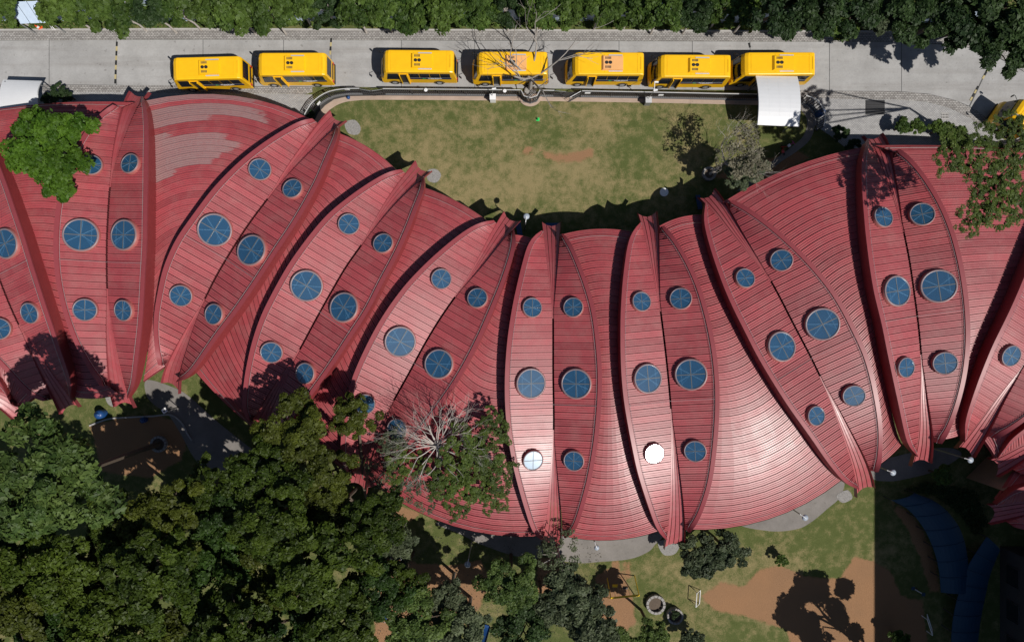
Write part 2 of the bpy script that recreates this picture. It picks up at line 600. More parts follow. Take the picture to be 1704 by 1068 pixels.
def build_ground():
    xs = np.concatenate([[-600, -200, -90], np.arange(-62, 62.01, 0.34), [90, 200, 600]])
    ys = np.concatenate([[-600, -200, -70], np.arange(-40, 40.01, 0.34), [70, 200, 600]])
    X, Y = np.meshgrid(xs, ys)
    U = X * F_PX / CAM_H + CU
    V = CV - Y * F_PX / CAM_H
    dirt = np.zeros(X.shape)
    dry = np.where(V < 420, 0.20, 0.12)

    def soft(poly, w=9.0):
        return np.clip(poly_sd(U, V, poly) / w * 0.5 + 0.5, 0, 1)
    # bare soil
    soils = [
        [(1165, 992), (1200, 968), (1238, 976), (1262, 948), (1300, 940), (1340, 958), (1395, 963), (1422, 926), (1452, 932),
         (1482, 950), (1500, 990), (1535, 1000), (1550, 1120), (1330, 1120), (1310, 1048), (1240, 1024), (1190, 1016)],
        [(1484, 836), (1510, 850), (1538, 885), (1556, 930), (1564, 985), (1548, 985), (1532, 930), (1510, 880), (1488, 850)],
        [(990, 958), (1012, 945), (1034, 950), (1052, 990), (1058, 1035), (1030, 1060), (1000, 1035)],
        [(1018, 933), (1030, 933), (1030, 960), (1018, 960)], [(1039, 935), (1049, 935), (1049, 962), (1039, 962)],
        [(640, 925), (700, 935), (760, 940), (800, 930), (815, 960), (800, 1010), (770, 1040), (620, 1090), (630, 960)],
        [(895, 930), (925, 925), (935, 960), (925, 1010), (900, 1015), (893, 970)],
        [(150, 708), (200, 695), (250, 690), (295, 699), (313, 725), (303, 765), (250, 795), (170, 785)],
        [(648, 838), (700, 852), (690, 870), (655, 866)], [(705, 866), (745, 872), (735, 886), (708, 880)],
        [(1180, 292), (1330, 250), (1345, 262), (1260, 310)],
    ]
    for p in soils:
        dirt = np.maximum(dirt, soft(p))
    grass_back = [[(668, 872), (700, 866), (750, 880), (768, 905), (745, 930), (700, 936), (672, 905)]]
    for p in grass_back:
        dirt *= 1 - soft(p)
    thin = [[(900, 250), (925, 257), (950, 255), (985, 248), (988, 260), (965, 270), (930, 270), (905, 263)],
            [(868, 246), (884, 244), (886, 256), (870, 258)]]
    for p in thin:
        dirt = np.maximum(dirt, soft(p, 10) * 1.0)
    # dry parts of the lawn
    for (u, v, ru, rv, a) in ((900, 285, 150, 55, 0.50), (820, 320, 90, 40, 0.40), (780, 185, 60, 35, 0.30), (650, 225, 60, 40, 0.28), (1020, 205, 40, 30, 0.42),
                              (1140, 255, 50, 40, 0.25), (960, 190, 60, 22, 0.3), (700, 270, 60, 30, 0.25), (1085, 330, 60, 25, 0.30), (560, 180, 30, 15, 0.1),
                              (1230, 1000, 90, 60, 0.35), (1300, 930, 160, 25, 0.30), (1050, 945, 70, 25, 0.30), (1480, 900, 50, 60, 0.20), (1150, 960, 60, 50, 0.2)):
        dry += a * np.exp(-(((U - u) / ru) ** 2 + ((V - v) / rv) ** 2))
    dry -= 0.30 * np.exp(-(((U - 1360) / 70) ** 2 + ((V - 880) / 40) ** 2))
    dry = np.clip(np.where(V < 60, 0.0, dry), 0, 1)
    nx, ny = len(xs), len(ys)
    co = np.stack([X.ravel(), Y.ravel(), np.zeros(X.size)], 1)
    idx = np.arange(nx * ny).reshape(ny, nx)
    q = np.stack([idx[:-1, :-1], idx[:-1, 1:], idx[1:, 1:], idx[1:, :-1]], -1).reshape(-1, 4)
    me = raw_mesh('ground', co, q)
    for nm, a in (('dirt', dirt), ('dry', dry)):
        at = me.attributes.new(nm, 'FLOAT', 'POINT')
        at.data.foreach_set('value', a.ravel().astype(np.float32))
    tag(link('ground', me, None, 'ground'), kind='structure')


def raw_mesh(name, co, quads):
    me = bpy.data.meshes.new(name)
    co = np.asarray(co, np.float32)
    q = np.asarray(quads, np.int32)
    me.vertices.add(len(co))
    me.vertices.foreach_set('co', co.ravel())
    k = q.shape[1]
    me.loops.add(q.size)
    me.loops.foreach_set('vertex_index', q.ravel())
    me.polygons.add(len(q))
    me.polygons.foreach_set('loop_start', np.arange(0, q.size, k, dtype=np.int32))
    me.update(calc_edges=True)
    me.validate()
    return me


build_ground()

# road: concrete slabs over a darker joint bed
def vtop(u):      # upper edge of the carriageway
    return 67.5 - 3.5 * (1 - abs(u - 500) / 700) * 0 + (u - 0) * 0.0035 - (2.5 if u > 300 else 2.5 * u / 300)


def vbot(u):
    return 141.0 + u * 0.0078


road_right = [(1500, 153), (1545, 157), (1590, 168), (1625, 184), (1650, 203), (1720, 262), (1820, 330)]
road_ring = [(u, vtop(u)) for u in range(-160, 1560, 60)] + [(1600, 76), (1660, 95), (1720, 128), (1800, 180), (1860, 220)] + road_right[::-1] + \
            [(u, vbot(u)) for u in range(1440, -161, -60)]
road = sheet('road', road_ring, 0.012, 'road_joint')
SLABS = [-160, 82, 194, 338, 472, 551, 668, 790, 905, 1030, 1152, 1248, 1380, 1500]
for a, b in zip(SLABS[:-1], SLABS[1:]):
    g = 0.5
    sheet('road_slab', [(a + g, vtop(a) + g), (b - g, vtop(b) + g), (b - g, vbot(b) - g), (a + g, vbot(a) - g)], 0.024, 'road', None, road, 0.01)
sheet('road_slab', [(1500.5, vtop(1500) + .5), (1600, 77), (1652, 92.5), (1612, 176.5), (1588, 166.8), (1545, 156.4), (1500.5, 152.5)], 0.024, 'road', None, road, 0.01)
sheet('road_slab', [(1653.5, 93.5), (1720, 129), (1800, 181), (1858, 220), (1818, 328), (1720, 261), (1650, 202), (1614, 177.5)], 0.024, 'road', None, road, 0.01)

# cobbled strips along both sides, paved forecourts
top_strip = [(u, vtop(u) - 15.5) for u in range(-160, 1560, 60)] + [(1600, 60), (1680, 82), (1740, 115)] + [(1720, 128), (1660, 95), (1600, 76)] + \
            [(u, vtop(u)) for u in range(1500, -161, -60)]
sheet('roadside_cobbles', top_strip, 0.03, 'cobble')
bot_strip = [(u, vbot(u)) for u in range(-160, 521, 40)] + [(520, 154), (505, 158)] + [(u, vbot(u) + 11.5) for u in range(480, -161, -40)]
sheet('roadside_cobbles', bot_strip, 0.03, 'cobble')
bot_strip2 = [(1325, 151.5), (1440, 152.3), (1500, 153), (1545, 157), (1590, 168), (1625, 184), (1650, 203), (1640, 214), (1612, 196), (1580, 180), (1540, 169.5), (1490, 166), (1400, 165), (1332, 164)]
sheet('roadside_cobbles', bot_strip2, 0.03, 'cobble')
sheet('forecourt_paving', [(-160, 150), (0, 152), (480, 156.5), (520, 158), (524, 175), (512, 205), (420, 225), (-160, 260)], 0.018, 'pavers')
sheet('forecourt_paving', [(1322, 160), (1400, 165), (1490, 166), (1540, 169.5), (1580, 180), (1612, 196), (1640, 214), (1700, 250), (1700, 300), (1450, 280), (1380, 225), (1350, 205)], 0.018, 'pavers')

# upper kerb of the planting bed
mb = MB()
ks = [W(u, vtop(u) - 16.5) for u in range(-160, 1560, 30)]
for a, b in zip(ks[:-1], ks[1:]):
    c = (a + b) / 2
    mb.box((c.x, c.y, 0.06), ((b - a).length - 0.012, 0.16, 0.14), math.atan2((b - a).y, (b - a).x))
tag(mb.build('kerb', 'kerb'), kind='structure')

sheet('railing_shade_strip', [(520, 196), (536, 172), (556, 159), (580, 150), (1262, 156), (1262, 168), (1060, 164), (850, 161), (640, 159.5), (580, 160.5), (556, 166), (541, 176), (530, 188), (524, 200)], 0.016, 'bed')  # dark strip added in place of the dense shadow of the pickets
# sandstone walkway inside the railing, right-hand loop
walk_out = [(521, 203), (530, 187), (541, 175), (556, 165), (580, 159.5), (640, 158.5), (850, 160), (1060, 163), (1260, 167), (1300, 167)]
walk_in = [(1300, 175), (1260, 175), (1060, 171), (850, 168), (640, 166.5), (590, 168), (566, 173), (548, 184), (537, 197), (528, 212)]
sheet('walkway', smooth_curve(walk_out, 50) + smooth_curve(walk_in, 50), 0.014, 'path')
loop_o = [(1300, 167), (1330, 172), (1350, 186), (1356, 206), (1348, 232), (1326, 252), (1296, 272), (1262, 300), (1240, 318)]
loop_i = [(1225, 318), (1252, 296), (1288, 266), (1318, 244), (1337, 226), (1343, 205), (1338, 190), (1324, 178), (1300, 175)]
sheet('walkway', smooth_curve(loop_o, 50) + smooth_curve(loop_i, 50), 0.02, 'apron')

# concrete aprons and paths along the lower eaves
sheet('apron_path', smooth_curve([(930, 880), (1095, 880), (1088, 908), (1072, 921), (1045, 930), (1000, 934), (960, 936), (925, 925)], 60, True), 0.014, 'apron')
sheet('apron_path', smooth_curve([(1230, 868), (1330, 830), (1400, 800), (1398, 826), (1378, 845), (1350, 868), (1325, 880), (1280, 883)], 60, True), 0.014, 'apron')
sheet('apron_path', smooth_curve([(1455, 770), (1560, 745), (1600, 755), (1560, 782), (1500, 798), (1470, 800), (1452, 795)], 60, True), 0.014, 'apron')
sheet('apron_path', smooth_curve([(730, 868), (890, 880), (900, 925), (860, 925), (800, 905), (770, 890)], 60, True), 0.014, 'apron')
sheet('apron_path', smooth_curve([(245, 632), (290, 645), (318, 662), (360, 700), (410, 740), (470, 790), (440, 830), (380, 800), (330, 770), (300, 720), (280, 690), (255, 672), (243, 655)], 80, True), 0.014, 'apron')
# the white kerb round the play yard
yard = smooth_curve([(150, 708), (180, 697), (215, 694), (255, 692), (285, 690), (302, 702), (312, 720), (320, 732)], 50)
mb = MB()
kp = [W(u, v) for u, v in yard]
for a, b in zip(kp[:-1], kp[1:]):
    c = (a + b) / 2
    mb.box((c.x, c.y, 0.06), ((b - a).length + 0.02, 0.13, 0.16), math.atan2((b - a).y, (b - a).x))
tag(mb.build('yard_kerb', 'kerb'), kind='structure')
# gravel beds below the roof spouts
for pts in ([(574, 205), (590, 200), (600, 212), (596, 224), (580, 222)], [(712, 284), (726, 282), (734, 292), (726, 304), (712, 300)],
            [(1392, 824), (1410, 815), (1418, 828), (1402, 836)], [(1096, 900), (1130, 900), (1124, 920), (1104, 922)], [(176, 655), (196, 656), (194, 676), (180, 672)]):
    sheet('gravel_bed', smooth_curve(pts, 30, True), 0.03, 'gravel')

# ------------------------------------------------------------------ the school building
BLD = empty('school_building', W(1000, 640), label='sprawling building under ribbed red metal roofs shaped like leaves with round skylights', cat='building')
PITCH = 0.57


def gsmooth(a, k=5):
    pad = k * 3
    w = np.exp(-0.5 * (np.arange(-pad, pad + 1) / k) ** 2)
    w /= w.sum()
    lo = 2 * a[0] - a[1:pad + 1][::-1]
    hi = 2 * a[-1] - a[-pad - 1:-1][::-1]
    return np.convolve(np.concatenate([lo, a, hi]), w, 'valid')


def z_edge(t):
    a = np.minimum(np.abs(t), 1.05)
    k = np.clip((a - 0.90) / 0.10, 0, 1)
    return 4.60 + 2.95 * (1 - a ** 2.4) - 0.85 * k * k * (3 - 2 * k)


def z_val(t):
    return 3.15 + 3.50 * (1 - np.minimum(np.abs(t), 1.12) ** 3.0)


def z_inf(t):
    return 4.35 + 2.05 * (1 - np.minimum(np.abs(t), 1.02) ** 2.1)


class Fin:
    def __init__(self, L, C, R, mt, mb_, gt=0.80, gb=0.85):
        # both rims run on to the corners of the spouts
        def tips(i):
            c, n = np.array(C[i], float), np.array(C[1 if i == 0 else -2], float)
            ax_ = (n - c) / np.hypot(*(n - c)) * (1 if i == 0 else -1)
            e = np.array([ax_[1], -ax_[0]])
            return tuple(c + e * 16.5), tuple(c - e * 16.5)
        (l0, r0), (l1, r1) = tips(0), tips(-1)
        L = [l0] + list(L) + [l1]
        R = [r0] + list(R) + [r1]
        L, C, R = (np.array(p, float) for p in (L, C, R))
        A, B = (L[0] + R[0]) / 2, (L[-1] + R[-1]) / 2
        ax = (B - A) / np.dot(B - A, B - A)

        def to_w(P, zf):
            t = 2 * ((P - A) @ ax) - 1
            z = zf(t)
            k = (CAM_H - z) / F_PX
            return np.stack([(P[:, 0] - CU) * k, (CV - P[:, 1]) * k], 1)
        self.Lw, self.Cw, self.Rw = to_w(L, z_edge), to_w(C, z_val), to_w(R, z_edge)
        self.A = (self.Lw[0] + self.Rw[0]) / 2
        B2 = (self.Lw[-1] + self.Rw[-1]) / 2
        self.len = float(np.hypot(*(B2 - self.A)))
        self.es = (B2 - self.A) / self.len
        self.ed = np.array([-self.es[1], self.es[0]])
        self.tab = {}
        for nm, P in (('L', self.Lw), ('C', self.Cw), ('R', self.Rw)):
            s = (P - self.A) @ self.es
            d = (P - self.A) @ self.ed
            o = np.argsort(s)
            g = np.linspace(s.min(), s.max(), 240)
            self.tab[nm] = (g, gsmooth(np.interp(g, s[o], d[o]), 7), s.min(), s.max())
        sm = [float((to_w(np.array([p], float), z_val)[0] - self.A) @ self.es) for p in (mt, mb_)]
        self.sm0, self.sm1 = sm
        self.gt, self.gb = gt, gb
        self.s0, self.s1 = self.tab['C'][2], self.tab['C'][3]

    def d(self, nm, s):
        g, a, lo, hi = self.tab[nm]
        return np.interp(s, g, a)

    def tau(self, s):
        return 2 * np.asarray(s) / self.len - 1

    def gw(self, s):
        s = np.asarray(s, float)
        a = self.gt * np.clip((self.sm0 - s) / max(self.sm0 - 0.3, 0.1), 0, 1.05)
        b = self.gb * np.clip((s - self.sm1) / max(self.len - self.sm1 - 0.3, 0.1), 0, 1.05)
        return np.maximum(np.maximum(a, b), 0.075)

    def zg(self, s):
        return z_val(self.tau(s)) + 0.42 * (self.gw(s) / 0.8) ** 1.3

    def P(self, s, d, z):
        p = self.A + s * self.es + d * self.ed
        return Vector((p[0], p[1], z))

    def side(self, s, sg):
        """outer d, inner d, outer z, inner z of a half roof at s; sg -1 left, +1 right"""
        o = self.d('L' if sg < 0 else 'R', s)
        i = self.d('C', s) + sg * self.gw(s)
        return o, i, z_edge(self.tau(s)), self.zg(s)

    def span(self, sg):
        g, a, lo, hi = self.tab['L' if sg < 0 else 'R']
        ss = np.linspace(max(lo, self.s0), min(hi, self.s1), 300)
        w = sg * (self.d('L' if sg < 0 else 'R', ss) - (self.d('C', ss) + sg * self.gw(ss)))
        ok = ss[w > 0.10]
        return float(ok.min()), float(ok.max())


FIN_DATA = [
    # L edge, valley, R edge (picture points), merge points of the valley gutters
    dict(name='Fm1', L=[(-240, 560), (-160, 596), (-80, 640), (-20, 682), (30, 700)], C=[(-265, 530), (-160, 585), (-80, 625), (0, 667), (48, 690)],
         R=[(-235, 520), (-160, 545), (-80, 590), (-10, 632), (44, 676)], mt=(-160, 585), mb=(-110, 610)),
    dict(name='F0', L=[(-88, 212), (-112, 260), (-122, 350), (-108, 450), (-60, 545), (0, 606), (56, 668)],
         C=[(-62, 195), (-50, 270), (-36, 350), (-15, 425), (0, 465), (16, 507), (36, 552), (55, 582), (82, 625), (108, 660), (121, 682)],
         R=[(-36, 185), (-14, 232), (2, 266), (18, 313), (39, 384), (49, 420), (67, 480), (88, 546), (101, 588), (117, 630), (128, 662)], mt=(-40, 340), mb=(30, 540)),
    dict(name='F1', L=[(210, 165), (157, 204), (124, 258), (105, 310), (96, 345), (91, 402), (92, 428), (94, 459), (103.5, 506), (115, 541), (128.5, 575), (149.5, 611), (170.5, 645), (179, 657)],
         C=[(234, 154), (225, 171), (206, 225), (192, 270), (184, 310), (181, 350), (178, 402), (178, 428), (178.5, 475), (182, 530), (188, 575), (196, 620), (200.5, 648), (210, 677)],
         R=[(250, 165), (250, 219), (248, 280), (247, 323), (245, 402), (243.5, 428), (240, 499), (237, 546), (232, 590), (227, 630), (224, 655)], mt=(184, 312), mb=(178, 480)),
    dict(name='F2', L=[(519, 193), (509, 198), (450, 232), (404, 266), (357, 313), (322, 360), (295, 398), (274, 447), (266, 489), (260, 526), (260, 557), (263.6, 589), (267.5, 618)],
         C=[(564, 194), (549, 207), (515, 245), (474, 292), (446, 331), (418, 366.6), (385, 417), (358, 463), (340, 502), (330, 521), (313, 562), (298, 600), (291, 617), (285, 646)],
         R=[(573, 214), (547, 265), (532, 303), (506, 350), (478, 395), (469, 406), (438, 455), (417, 487), (396, 518), (370, 552), (336, 602), (316, 630)], mt=(446, 331), mb=(342, 498)),
    dict(name='F3', L=[(665, 278), (619, 303), (582.5, 328), (546, 357), (509.5, 401), (480, 442.5), (455, 488), (436.7, 524.6), (423.6, 564), (415.7, 598), (409, 637), (406.5, 676), (408, 706)],
         C=[(706, 277), (690, 294), (650, 338), (622, 377), (602, 408), (577.7, 440), (550, 488), (531, 522), (512.7, 556), (499.6, 582), (482, 612), (462, 650), (440, 698), (430, 724)],
         R=[(714, 302), (696, 340), (683, 377), (661, 426), (634, 475), (613, 519), (592, 549), (566, 590), (540, 629), (511, 669), (472, 714)], mt=(602, 408), mb=(500, 582)),
    dict(name='F4', L=[(813, 363.6), (782.8, 379), (756.6, 397.7), (717, 431.7), (678, 471), (646.5, 513), (625.5, 547), (604.6, 589), (590, 622), (580, 655), (572, 700), (569, 745), (572, 786)],
         C=[(853, 360), (840, 376), (806, 428), (785, 458), (757, 494), (727.7, 536.6), (701.5, 581), (683, 617), (653, 670), (630, 715), (612, 755), (602, 785), (596, 812)],
         R=[(862, 388), (855, 421), (842, 463), (823, 510), (800, 563), (776, 610), (758, 640), (730, 680), (695, 725), (660, 768), (628, 812)], mt=(757, 494), mb=(655, 666)),
    dict(name='F5', L=[(886, 386), (876, 416), (865, 458), (853.7, 508.5), (845, 565), (841, 621), (841, 668), (845, 721), (856.5, 783), (870.6, 833.5), (884.6, 878), (892, 897)],
         C=[(917.5, 369), (918, 394), (919.7, 478), (920.4, 536), (920.3, 621), (921.7, 690), (921, 738), (921.8, 816), (921.8, 875), (918, 908)],
         R=[(940.8, 386), (963, 435.5), (980, 480.5), (991, 520), (998, 579), (1001, 624), (999.8, 668), (994, 732), (983, 794), (969, 845), (952, 893)], mt=(920.4, 530), mb=(921.5, 715)),
    dict(name='F6', L=[(1052, 376.5), (1043.6, 410), (1036.5, 466.5), (1033, 522.7), (1033, 579), (1034.5, 625), (1039, 670.6), (1049, 727), (1060, 783), (1076, 833.6), (1092.7, 881), (1098, 893)],
         C=[(1076, 353.5), (1081, 377), (1090, 450), (1099, 518), (1106, 573), (1112, 628), (1115, 665), (1118, 700), (1122, 780), (1124, 868), (1121, 911)],
         R=[(1104, 371), (1123.6, 399), (1146, 435.5), (1165.8, 480.5), (1180, 531), (1189.7, 579), (1195, 628), (1195.9, 676), (1191, 741), (1182.7, 800), (1168.6, 845), (1150, 885)], mt=(1099, 518), mb=(1116, 680)),
    dict(name='F7', L=[(1164.6, 346), (1174, 385), (1186.5, 426.6), (1203.5, 475), (1223, 519), (1240, 551), (1256, 585), (1284, 632.7), (1312, 677.6), (1346, 725), (1374, 767.5), (1408, 809.7)],
         C=[(1174, 322), (1191, 340), (1222, 385), (1260, 436), (1281, 463), (1301, 502), (1325, 549), (1346, 588), (1365.7, 630), (1380, 660), (1405, 720), (1432, 790), (1439, 819)],
         R=[(1215.7, 325.6), (1240, 345), (1271.7, 365.7), (1301, 390), (1332.5, 419), (1361.8, 451), (1388.5, 485), (1411, 524), (1423, 550), (1438.8, 582), (1450, 621.5), (1458, 666), (1464, 714), (1462.6, 750.7), (1459.8, 786)], mt=(1284, 468), mb=(1364, 626)),
    dict(name='F8', L=[(1431, 236), (1431, 278), (1434, 332), (1439, 386.5), (1446, 441), (1454, 490), (1466, 534), (1475, 585), (1487, 645), (1499, 704.6), (1509, 750)],
         C=[(1450, 225), (1460, 236), (1474, 285), (1493, 345), (1503, 386.5), (1512.7, 432.6), (1521, 490), (1527, 534), (1531, 579), (1533, 670), (1534, 742), (1530, 772)],
         R=[(1479, 236), (1508.6, 259), (1535.7, 291), (1568, 343), (1587, 389), (1601, 443.5), (1609, 495), (1611, 525), (1612, 558), (1608, 606), (1597.7, 653.7), (1579.7, 707.6), (1559, 747)], mt=(1503, 386), mb=(1531, 590)),
    dict(name='F9', L=[(1800, 250), (1768, 310), (1735, 380), (1708, 448), (1693.5, 486), (1669.6, 540), (1651.6, 576), (1630.6, 629.8), (1612.6, 680.7), (1596, 728)],
         C=[(1850, 262), (1825, 310), (1795, 400), (1760, 490), (1730, 560), (1708, 603), (1664, 664), (1627, 718), (1601, 752)],
         R=[(1880, 290), (1880, 370), (1865, 450), (1840, 530), (1805, 600), (1760, 655), (1704, 702), (1668, 726), (1638, 742)], mt=(1790, 410), mb=(1708, 603)),
    dict(name='F10', L=[(2010, 560), (1930, 575), (1850, 615), (1780, 665), (1704, 722), (1645, 757)],
         C=[(2040, 585), (1960, 630), (1880, 668), (1800, 706), (1720, 745), (1645, 776)],
         R=[(2050, 625), (1980, 690), (1900, 735), (1820, 768), (1740, 786), (1660, 792)], mt=(1960, 630), mb=(1860, 680)),
    dict(name='F11', L=[(2040, 780), (1960, 770), (1880, 778), (1800, 795), (1704, 815), (1645, 832)],
         C=[(2060, 830), (1960, 830), (1880, 833), (1800, 838), (1720, 846), (1637, 852)],
         R=[(2050, 880), (1960, 900), (1880, 905), (1800, 900), (1720, 885), (1645, 868)], mt=(1960, 830), mb=(1860, 834)),
]
FINS = []


def panel_mesh(nm, rows, prof, close=True):
    """rows: list over profile stations of polylines (across); returns a mesh with ribs. prof: extra height per station"""
    na = len(rows[0])
    v, f = [], []
    for r, h in zip(rows, prof):
        v += [(p.x, p.y, p.z + h) for p in r]
    for i in range(len(rows) - 1):
        for j in range(na - 1):
            a = i * na + j
            f.append((a, a + na, a + na + 1, a + 1))
    me = bpy.data.meshes.new(nm)
    me.from_pydata(v, [], f)
    return me


# rib profile of one sheet: (offset from its start in metres, height)
RIB = [(0.0, -0.02), (0.004, 0.09), (0.050, 0.09), (0.070, 0.010), (0.185, 0.010), (0.20, 0.055), (0.232, 0.055), (0.247, 0.010), (0.36, 0.010), (0.375, 0.055), (0.407, 0.055), (0.422, 0.010), (PITCH - 0.04, 0.010), (PITCH - 0.035, -0.06)]


def prof_for(p):
    k = p / PITCH
    return [(o * k, h) for o, h in RIB]


def build_fin(fd):
    F = Fin(fd['L'], fd['C'], fd['R'], fd['mt'], fd['mb'])
    FINS.append(F)
    # deck below the sheets
    deck = MB()
    for sg in (-1, 1):
        a, b = F.span(sg)
        ss = np.linspace(a, b, 40)
        lo, li = [], []
        for s in ss:
            o, i, zo, zi = F.side(s, sg)
            lo.append(F.P(s, o, zo - 0.06))
            li.append(F.P(s, i, zi - 0.06))
        deck.strip(lo, li) if sg > 0 else deck.strip(li, lo)
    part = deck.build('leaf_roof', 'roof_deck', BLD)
    for sg in (-1, 1):
        a, b = F.span(sg)
        n = max(1, int(round((b - a) / PITCH)))
        pit = (b - a) / n
        pr = prof_for(pit)
        for k in range(n):
            rows, hs = [], []
            for off, h in pr:
                s = a + k * pit + off
                o, i, zo, zi = F.side(s, sg)
                p, q = F.P(s, o, zo), F.P(s, i, zi)
                rows.append([p, q] if sg < 0 else [q, p])
                hs.append(h)
            link('roof_sheet', panel_mesh('roof_sheet', rows, hs), part, 'roof')
        # rim cap, fascia, conductor wire
        ss = np.linspace(a, b, 70)
        cap, fas, wire = MB(), MB(), []
        l0, l1, l2, l3, f0, f1 = [], [], [], [], [], []
        for s in ss:
            o, i, zo, zi = F.side(s, sg)
            w = min(0.32, abs(i - o) * 0.5)
            sl = (zi - zo) / max(abs(i - o), 0.2)
            l0.append(F.P(s, o + sg * 0.05, zo - 0.03))
            l1.append(F.P(s, o + sg * 0.05, zo + 0.13))
            l2.append(F.P(s, o - sg * w * 0.9, zo + 0.15 + sl * w * 0.9))
            l3.append(F.P(s, o - sg * w, zo + 0.02 + sl * w))
            pr_ = max(0.0, 1 - abs(float(F.tau(s))) ** 2.2)
            dp = 0.40 + 1.05 * pr_
            if abs(float(F.tau(s))) < 0.955:
                f0.append(F.P(s, o + sg * 0.02, zo + 0.02))
                f1.append(F.P(s, o + sg * (0.02 + 0.10 * pr_), zo - dp))
            wire.append(F.P(s, o - sg * (w + 0.06), zo + 0.14 + sl * (w + 0.06)))
        for x, y in ((l0, l1), (l1, l2), (l2, l3)):
            cap.strip(x, y) if sg < 0 else cap.strip(y, x)
        cap.build('rim_cap', 'roof_rim', part, True)
        fas.strip(f1, f0) if sg < 0 else fas.strip(f0, f1)
        fas.build('fascia', 'fascia', part, True)
        MB().tube(wire, 0.015, 4).build('conductor_wire', 'wire', part)
    # valley: narrow trough in the middle, wide ribbed gutters towards both ends
    for (sa, sb, wide) in ((F.s0, F.sm0, -1), (F.sm1, F.s1, 1)):
        nst = 26
        for q in range(4):
            x0, x1 = -1 + q * 0.5, -1 + (q + 1) * 0.5
            cols = [x0, x0 + 0.01, x0 + 0.055, x0 + 0.065, x1 - 0.055, x1 - 0.05]
            hs = [-0.07, 0.035, 0.035, 0.0, 0.0, -0.09]
            v, f = [], []
            for k in range(nst):
                t = k / (nst - 1)
                for x, h in zip(cols, hs):
                    # the spout ends are cut concave: tips at both sides reach farther
                    cut = 0.42 * (1 - x * x)
                    s_a = sa + (cut if wide < 0 else 0)
                    s_b = sb - (cut if wide > 0 else 0)
                    s = s_a + (s_b - s_a) * t
                    g = float(F.gw(s))
                    dd = F.d('C', s) + x * g
                    zz = float(z_val(F.tau(s))) - 0.02 + 0.10 * (g / 0.8) * x * x
                    kk = min(1.0, g / 0.35)
                    p = F.P(s, dd, zz + h * kk)
                    v.append(tuple(p))
            nc = len(cols)
            for k in range(nst - 1):
                for j in range(nc - 1):
                    a = k * nc + j
                    f.append((a, a + nc, a + nc + 1, a + 1))
            me = bpy.data.meshes.new('gutter_sheet')
            me.from_pydata(v, [], f)
            link('gutter_sheet', me, part, 'roof')
        for sg in (-1, 1):
            w0, w1 = [], []
            for s in np.linspace(sa, sb, 24):
                g = float(F.gw(s))
                dd = F.d('C', s) + sg * g
                w0.append(F.P(s, dd, float(z_val(F.tau(s))) - 0.05))
                w1.append(F.P(s, dd, float(F.zg(s)) + 0.03))
            MB().strip(w0, w1).build('gutter_wall', 'roof_rim', part)
    # trough strip along the middle, darkened to strengthen its shadow line
    ss = np.linspace(F.sm0 + 0.02, F.sm1 - 0.02, 30)
    ln_ = []
    for off, dz in ((-0.085, 0.02), (-0.075, -0.28), (0.075, -0.28), (0.085, 0.02)):
        ln_.append([F.P(s, F.d('C', s) + off, float(F.zg(s)) + dz) for s in ss])
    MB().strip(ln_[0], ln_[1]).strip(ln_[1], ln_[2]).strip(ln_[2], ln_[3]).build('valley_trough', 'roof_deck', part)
    # conductor wires laid across
    L_ = F.len
    for fr in (0.035, 0.55, 0.965):
        pts = []
        s = fr * L_
        for sg in (-1, 1):
            a, b = F.span(sg)
            if not (a < s < b):
                continue
            o, i, zo, zi = F.side(s, sg)
            seq = [F.P(s, o + (i - o) * t, zo + (zi - zo) * t + 0.11) for t in (0, 0.33, 0.66, 1)]
            pts += seq if sg < 0 else seq[::-1]
        if len(pts) > 2:
            MB().tube(pts, 0.014, 4).build('conductor_wire', 'wire', part)
    return F


for fd in FIN_DATA:
    build_fin(fd)


def edge_world(F, sg):
    nm = 'L' if sg < 0 else 'R'
    P = F.Lw if sg < 0 else F.Rw
    lo, hi = float((P[1] - F.A) @ F.es), float((P[-2] - F.A) @ F.es)
    ss = np.linspace(lo, hi, 120)
    return np.array([F.A + s * F.es + F.d(nm, s) * F.ed for s in ss])


def resample(P, a, b, n):
    d = np.concatenate([[0], np.cumsum(np.hypot(*np.diff(P, axis=0).T))])
    t = np.linspace(a, b, n) * d[-1]
    return lambda x: np.array([np.interp((a + (b - a) * x) * d[-1], d, P[:, 0]), np.interp((a + (b - a) * x) * d[-1], d, P[:, 1])])


# between neighbouring leaves: (left range a,b  right range a,b  bulge top, bulge bottom in metres)
INFILL = [
    (0, 1, 0.06, 0.97, 0.0, 0.97, 0.0, 0.0),
    (1, 2, 0.03, 0.99, 0.02, 0.995, 0.45, 0.25),
    (2, 3, 0.01, 0.955, 0.01, 0.965, 1.35, 0.0),
    (3, 4, 0.03, 0.985, 0.02, 0.985, 0.35, 0.15),
    (4, 5, 0.03, 0.985, 0.01, 0.985, 0.25, 0.2),
    (5, 6, 0.01, 1.0, 0.03, 0.985, 0.05, 1.35),
    (6, 7, 0.01, 1.0, 0.02, 0.985, 0.35, 0.55),
    (7, 8, 0.01, 1.0, 0.03, 0.985, 0.25, 1.25),
    (8, 9, 0.01, 0.99, 0.03, 0.985, 0.60, 0.1),
    (9, 10, 0.01, 0.97, 0.01, 0.985, 0.3, 0.1),
    (10, 11, 0.02, 0.97, 0.02, 0.95, 0.3, 0.0),
    (11, 12, 0.02, 0.90, 0.02, 0.90, 0.3, 0.0),
]
INFILL_W = []


